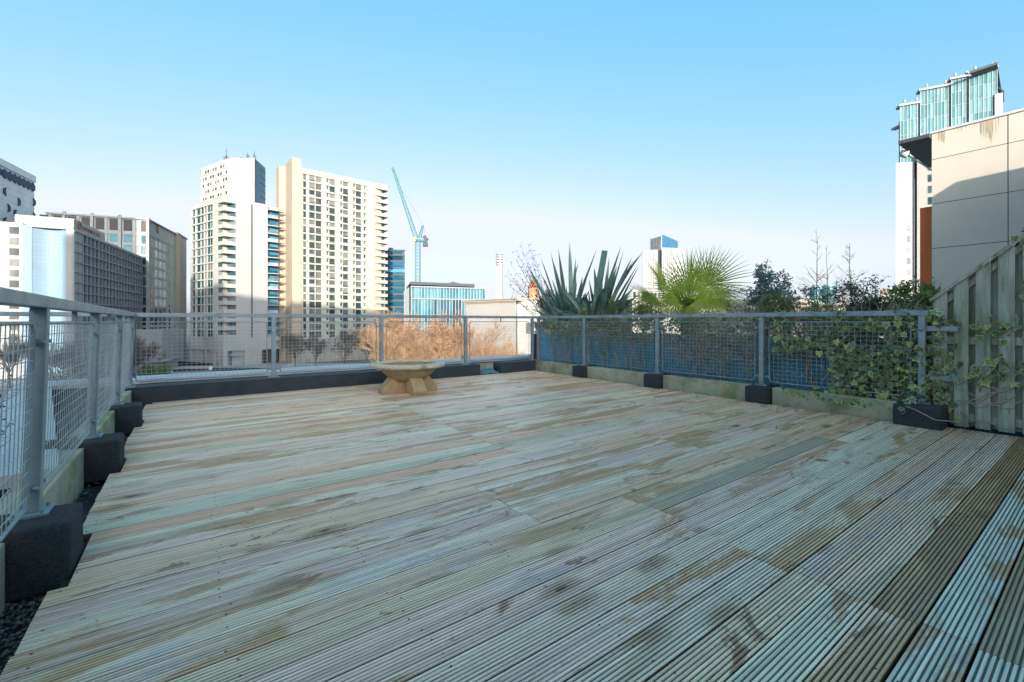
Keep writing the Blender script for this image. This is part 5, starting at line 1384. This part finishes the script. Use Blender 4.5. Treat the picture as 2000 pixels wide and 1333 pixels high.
sb.build('branches', M['stem'], e); hd.build('seed_heads', M['dkleaf'], e, kind='stuff')
# bare saplings
for (px, top_, lean, Z, lab) in ((1600, 448, -7, 11.5, 'tallest thin bare sapling above the railing'), (1618, 480, -4, 12.5, 'shorter thin bare sapling close right of the tallest one'), (1672, 476, -14, 10.5, 'leaning thin bare sapling left of the gnarled shrub')):
    b0 = P3(px, 640, Z); b0.z = 0.0; tp = P3(px+lean, top_, Z); e = empty('sapling', b0, lab, 'tree', 'bare saplings behind the planter'); b = MB(); r_ = random.Random(px)
    pts = [b0.lerp(tp, k/10) + Vector((r_.gauss(0, .012), r_.gauss(0, .012), 0)) for k in range(11)]; b.tube(pts, [.022*(1-.85*k/10) for k in range(11)], 5, cap=False); b.build('trunk', M['stem'], e)
    b = MB()
    for i in range(26):
        t = r_.uniform(.35, .97); k = int(t*10); p = pts[k].lerp(pts[min(10, k+1)], t*10-k); sg = r_.choice((-1, 1)); L = (1.05-t)*r_.uniform(.5, 1.1)*1.1
        d = (RT3*sg*r_.uniform(.5, .9) + FW3*r_.gauss(0, .5) + UP*r_.uniform(.5, 1)).normalized()*L
        b.tube([p, p+d*.5, p+d+Vector((0, 0, .03))], [.006, .004, .002], 3, cap=False)
        for _ in range(3): q = p+d*r_.uniform(.3, .9); d2 = (d.normalized()+Vector((r_.gauss(0, .5), r_.gauss(0, .5), r_.gauss(.2, .4)))).normalized()*L*.3; b.tube([q, q+d2], [.003, .0015], 3, cap=False)
    b.build('crown', M['stem'], e)

# ---- twiggy growth and ivy behind the mesh panels
def tangle(label, y0, y1, z0, z1, ntw, nlf, lm, lsize, seed, zl=None, sm='dry', x0=5.88, x1=6.28, dens=None):
    r_ = random.Random(seed); e = empty('twiggy_hedge', (6.1, (y0+y1)/2, 0.0), label, 'hedge', 'tangled growth behind the mesh panels'); sb = MB(); lb = MB()
    for i in range(ntw):
        y = r_.uniform(y0, y1); zz = r_.uniform(z0, z1) if r_.random() < .7 else r_.uniform(0.0, z1); x = r_.uniform(x0, x1)
        p = Vector((x, y, zz)); d = Vector((r_.gauss(0, .3), r_.gauss(0, 1), r_.gauss(.3, .9))).normalized()*r_.uniform(.06, .30)
        q = p+d; m_ = p.lerp(q, .5) + Vector((r_.gauss(0, .02), r_.gauss(0, .02), r_.gauss(0, .02)))
        for v in (p, q, m_): v.x = min(6.28, max(5.87, v.x))
        sb.tube([p, m_, q], [.003, .0025, .0015], 3, cap=False)
    for i in range(9):
        y = r_.uniform(y0+.1, y1-.1); pts = [Vector((6.2+r_.uniform(-.1, .05), y, -0.05))]
        for k in range(6): pts.append(pts[-1] + Vector((r_.gauss(0, .015), r_.gauss(0, .05), .17)))
        for v in pts: v.x = min(6.28, max(5.9, v.x))
        sb.tube(pts, [r_.uniform(.008, .016)*(1-.5*k/6) for k in range(7)], 5, cap=False)
    zl = zl or (z0, z1)
    for i in range(nlf):
        y = r_.uniform(y0, y1); zz = zl[0] + (zl[1]-zl[0])*r_.random()**.8
        if noise.noise(Vector((y*3.1, zz*3.5, seed))) < -0.05: continue
        leaf_quads(lb, Vector((r_.uniform(x0, x1), y, zz)), 1, lsize, r_, .01, elong=.7)
    sb.build('branches', M[sm], e); lb.build('foliage', M[lm], e, kind='stuff')
tangle('yellow green leafy growth behind the first mesh panel at the far corner', 5.8, 7.3, .72, 1.12, 260, 900, 'yleaf', .05, 3)
tangle('brown green tangled growth behind the second mesh panel', 4.25, 5.72, .66, 1.10, 900, 1100, 'green', .045, 5)
tangle('dense brown twigs behind the third mesh panel', 2.7, 4.15, .45, 1.10, 1500, 700, 'green', .045, 7, zl=(.75, 1.1))
tangle('dark leafy growth behind the ivy covered panel', 1.0, 2.62, .55, 1.10, 900, 1800, 'green', .05, 9)
tangle('dark leafy growth between the last post and the wooden fence', 0.9, 1.2, .2, 1.1, 160, 500, 'dkleaf', .05, 19)
for (y0, y1, seed) in ((5.8, 7.3, 41), (4.25, 5.72, 42), (2.7, 4.15, 43)):
    pass

# ---- ivy leaves: five lobed, pale edged
def ivy_mat(name, g_, c_):
    m = bpy.data.materials.new(name); m.use_nodes = True; n = m.node_tree.nodes; l = m.node_tree.links; b = n['Principled BSDF']
    at = n.new('ShaderNodeAttribute'); at.attribute_name = 'edge'
    nz = n.new('ShaderNodeTexNoise'); nz.inputs['Scale'].default_value = 60; gp = n.new('ShaderNodeNewGeometry'); l.new(gp.outputs['Position'], nz.inputs['Vector'])
    ad = n.new('ShaderNodeMath'); ad.operation = 'MULTIPLY_ADD'; ad.inputs[1].default_value = .5; l.new(nz.outputs['Fac'], ad.inputs[0]); l.new(at.outputs['Fac'], ad.inputs[2])
    mr = n.new('ShaderNodeMapRange'); mr.inputs[1].default_value = .85; mr.inputs[2].default_value = 1.15; l.new(ad.outputs[0], mr.inputs[0])
    mx = n.new('ShaderNodeMix'); mx.data_type = 'RGBA'; mx.inputs[6].default_value = (*g_, 1); mx.inputs[7].default_value = (*c_, 1); l.new(mr.outputs[0], mx.inputs[0])
    hs = n.new('ShaderNodeHueSaturation'); oi = n.new('ShaderNodeObjectInfo'); m2 = n.new('ShaderNodeMapRange'); m2.inputs[3].default_value = .65; m2.inputs[4].default_value = 1.35
    l.new(oi.outputs['Random'], m2.inputs[0]); l.new(m2.outputs[0], hs.inputs['Value']); l.new(mx.outputs[2], hs.inputs['Color']); l.new(hs.outputs[0], b.inputs['Base Color'])
    b.inputs['Roughness'].default_value = .45
    return m
IV = [ivy_mat('variegated_ivy_leaf', (.13, .20, .075), (.50, .53, .28)), ivy_mat('dark_ivy_leaf', (.07, .135, .08), (.27, .34, .20)), ivy_mat('lime_ivy_leaf', (.24, .34, .08), (.52, .55, .24))]
LOB = [(-.02, -.30), (.18, -.44), (.44, -.34), (.30, -.08), (.52, .10), (.22, .18), (0, .58), (-.22, .18), (-.52, .10), (-.30, -.08), (-.44, -.34), (-.18, -.44)]
def ivy_verts(fold):
    vs = [(0, -.05, 0.0)] + [(x, y, abs(x)*fold - y*y*.15) for x, y in LOB]
    vs += [(x*.55, y*.55, abs(x)*.55*fold) for x, y in LOB]
    fs = []
    for i in range(12): j = (i+1) % 12; fs += [(0, 13+i, 13+j), (13+i, 1+i, 1+j, 13+j)]
    return vs, fs
def ivy_mesh(m, fold):
    vs, fs = ivy_verts(fold); me = bpy.data.meshes.new('ivy_leaf'); me.from_pydata(vs, [], fs); me.materials.append(m)
    a = me.attributes.new('edge', 'FLOAT', 'POINT'); a.data.foreach_set('value', [0.0] + [1.0]*12 + [.45]*12); me.update(); return me
IVM = [[ivy_mesh(m, .25), ivy_mesh(m, -.15)] for m in IV]
def ivy_stuff(spots, parent, mi):
    b = MB(); ed = []
    vs, fs = ivy_verts(.2)
    for (Mx, s_) in spots: b.add([Mx @ (Vector(v)*s_) for v in vs], fs); ed += [0.0]+[1.0]*12+[.45]*12
    o = b.build('foliage', IV[mi], parent, kind='stuff'); a = o.data.attributes.new('edge', 'FLOAT', 'POINT'); a.data.foreach_set('value', ed); return o
def leafM(p, nrm, r_):
    nrm = Vector(nrm).normalized(); t = Vector((r_.gauss(0, .5), r_.gauss(0, .6), -1)); t = (t - t.dot(nrm)*nrm).normalized(); s = t.cross(nrm)
    Mx = Matrix((s, t, nrm)).transposed().to_4x4(); Mx.translation = p; return Mx
def ivy(label, pts, n_parts, n_stuff, size, seed, face=(-1, -.2, .35), loc=None, mats_w=(5, 3, 3), stems=()):
    """pts: function(r_) -> position and pick weight; the nearest leaves become parts"""
    r_ = random.Random(seed); cand = [pts(r_) for _ in range(n_parts+n_stuff)]
    cand.sort(key=lambda p: p.x)                     # nearest the deck first
    e = empty('ivy', loc or cand[0], label, 'ivy')
    for i, p in enumerate(cand[:n_parts]):
        nrm = Vector(face) + Vector((r_.gauss(0, .55), r_.gauss(0, .7), r_.gauss(0, .5)))
        mi = r_.choices((0, 1, 2), mats_w)[0]; o = bpy.data.objects.new('leaf', IVM[mi][i % 2]); COL.objects.link(o)
        o.parent = e; o.matrix_parent_inverse = Matrix.Translation(e.location).inverted()
        s_ = size*r_.choice((.5, .7, .85, 1, 1.15, 1.3)); o.matrix_basis = leafM(p, nrm, r_) @ Matrix.Scale(s_, 4)
    if n_stuff:
        for mi in range(3):
            sp = [(leafM(p, Vector(face)+Vector((r_.gauss(0, .5), r_.gauss(0, .6), r_.gauss(0, .5))), r_), size*r_.uniform(.5, 1.1)) for k, p in enumerate(cand[n_parts:]) if k % 3 == mi]
            ivy_stuff(sp, e, mi)
    if stems:
        b = MB()
        for st in stems: b.tube(st, [.004]*len(st), 4, cap=False)
        b.build('vine', M['dry'], e)
    return e
def ivpts(r_):
    while True:
        y = 1.0+1.5*r_.random(); z = .12+.98*r_.random()
        v = noise.noise(Vector((y*2.2, z*2.6, 7)))*0.5 + 0.10 - (0.75 if (y > 1.95 and z < .62) else 0) + (.25 if y < 1.75 and z < .75 else 0)
        if y > 2.25: v -= .1
        if v > r_.uniform(-.1, .35): break
    return Vector((5.76 + r_.random()**1.2*.42, y, z))
rv = random.Random(77)
stems = []
for i in range(14):
    y = rv.uniform(1.05, 2.2); p = Vector((5.85+rv.uniform(0, .2), y, 1.0)); st = [p]
    for k in range(9): st.append(st[-1] + Vector((rv.gauss(-.005, .02), rv.gauss(0, .06), -.10)))
    stems.append(st)
stems.append([Vector((5.60, 1.35, .21)), Vector((5.53, 1.15, .17)), Vector((5.50, 1.0, .10)), Vector((5.56, .85, .10))])
ivy('variegated ivy spilling through the last mesh panel beside the wooden fence', ivpts, 290, 3200, .062, 5, loc=Vector((5.9, 1.7, 0)), stems=stems)
def ivtop(r_):
    y = 6.9+r_.gauss(0, .22); return Vector((5.80+r_.random()*.4, y, 1.0-abs(r_.gauss(0, .14))))
ivy('dark leaved ivy hanging over the far corner post of the railings', ivtop, 90, 120, .075, 6, mats_w=(2, 7, 1), face=(-.6, -.6, .4), loc=Vector((5.9, 6.9, 1)))
def ivp1(r_):
    y = 5.85+abs(r_.gauss(0, .45)); return Vector((5.86+r_.random()*.35, min(7.0, y), .98-abs(r_.gauss(0, .33))*(1 if y < 6.2 else .5)))
ivy('pale ivy behind the first mesh panel next to its right post', ivp1, 140, 160, .06, 8, loc=Vector((6, 6.3, .7)))
def ivp2(r_):
    return Vector((5.88+r_.random()*.35, r_.uniform(2.75, 5.65), 1.06-abs(r_.gauss(0, .2))))
ivy('scattered ivy along the top of the middle mesh panels', ivp2, 260, 260, .055, 9, loc=Vector((6, 4.2, .9)))
def ivf(r_):
    c = r_.choice([(.93, .95, .06), (.93, .55, .10), (.79, .50, .05), (.64, .95, .07), (.79, .90, .05), (.50, 1.15, .12), (.50, .55, .12), (.36, .75, .12), (.93, .24, .10), (.66, .62, .04), (.66, .48, .03), (1.02, .30, .05), (.40, .5, .15), (.25, .9, .15)])
    y = c[0]+r_.gauss(0, .035); return Vector((fx(y)-.004-r_.random()*.03, y, max(.05, c[1]+r_.gauss(0, c[2]))))
st2 = []
for i in range(16):
    y = rv.uniform(.1, 1.0); z = rv.uniform(.15, .6); p = Vector((fx(y)-.012, y, z)); st = [p]
    for k in range(7): st.append(st[-1] + Vector((-.001, -rv.uniform(.02, .07), rv.gauss(0, .035))))
    for v in st: v.x = fx(v.y)-.010
    st2.append(st)
ivy('sprays of variegated ivy climbing over the wooden fence', ivf, 150, 0, .065, 11, loc=Vector((5.9, .6, .5)), stems=st2, face=(-1, -.1, .3))
def ivt(r_):
    y = .38+r_.gauss(0, .07); return Vector((fx(y)+r_.gauss(0, .05), y, min(1.9, ftop(y))+.03+r_.gauss(0, .05)))
ivy('tuft of ivy on the sloping fence top at the right picture edge', ivt, 70, 0, .06, 12, loc=Vector((5.9, .38, 1.8)), mats_w=(3, 5, 2))
def ivd(r_):
    return Vector((5.50+r_.random()*.25, 1.05+r_.random()*1.3, .12+abs(r_.gauss(0, .07))))
ivy('trailing ivy lying over the kerb and last rubber block', ivd, 60, 0, .06, 14, loc=Vector((5.6, 1.6, .2)), face=(-.8, -.2, .8))
# weeds outside the left railing
shrub('dry dark weeds outside the second left panel', (-.95, 3.55, -.1), 10, .85, .22, 160, .03, 'dkleaf', 'stem', 51, sub=8, twigrad=.002)
shrub('small green weed outside the nearest left panel', (-1.0, 2.05, -.1), 8, .35, .15, 260, .05, 'yleaf', 'stem', 52, sub=4)
# leaf litter and bird droppings scattered on the boards
r_ = random.Random(61); lt = MB()
for i in range(420):
    if i < 300: y = 1.2+r_.random()*5.7; x = 5.62-abs(r_.gauss(0, .10)); 
    else: x = 5.75-abs(r_.gauss(0, .06)); y = r_.uniform(-.5, 1.1)
    leaf_quads(lt, Vector((x, y, .004)), 1, .022, r_, .003, elong=.6)
lt.build('leaf_litter', M['dry'], kind='stuff')
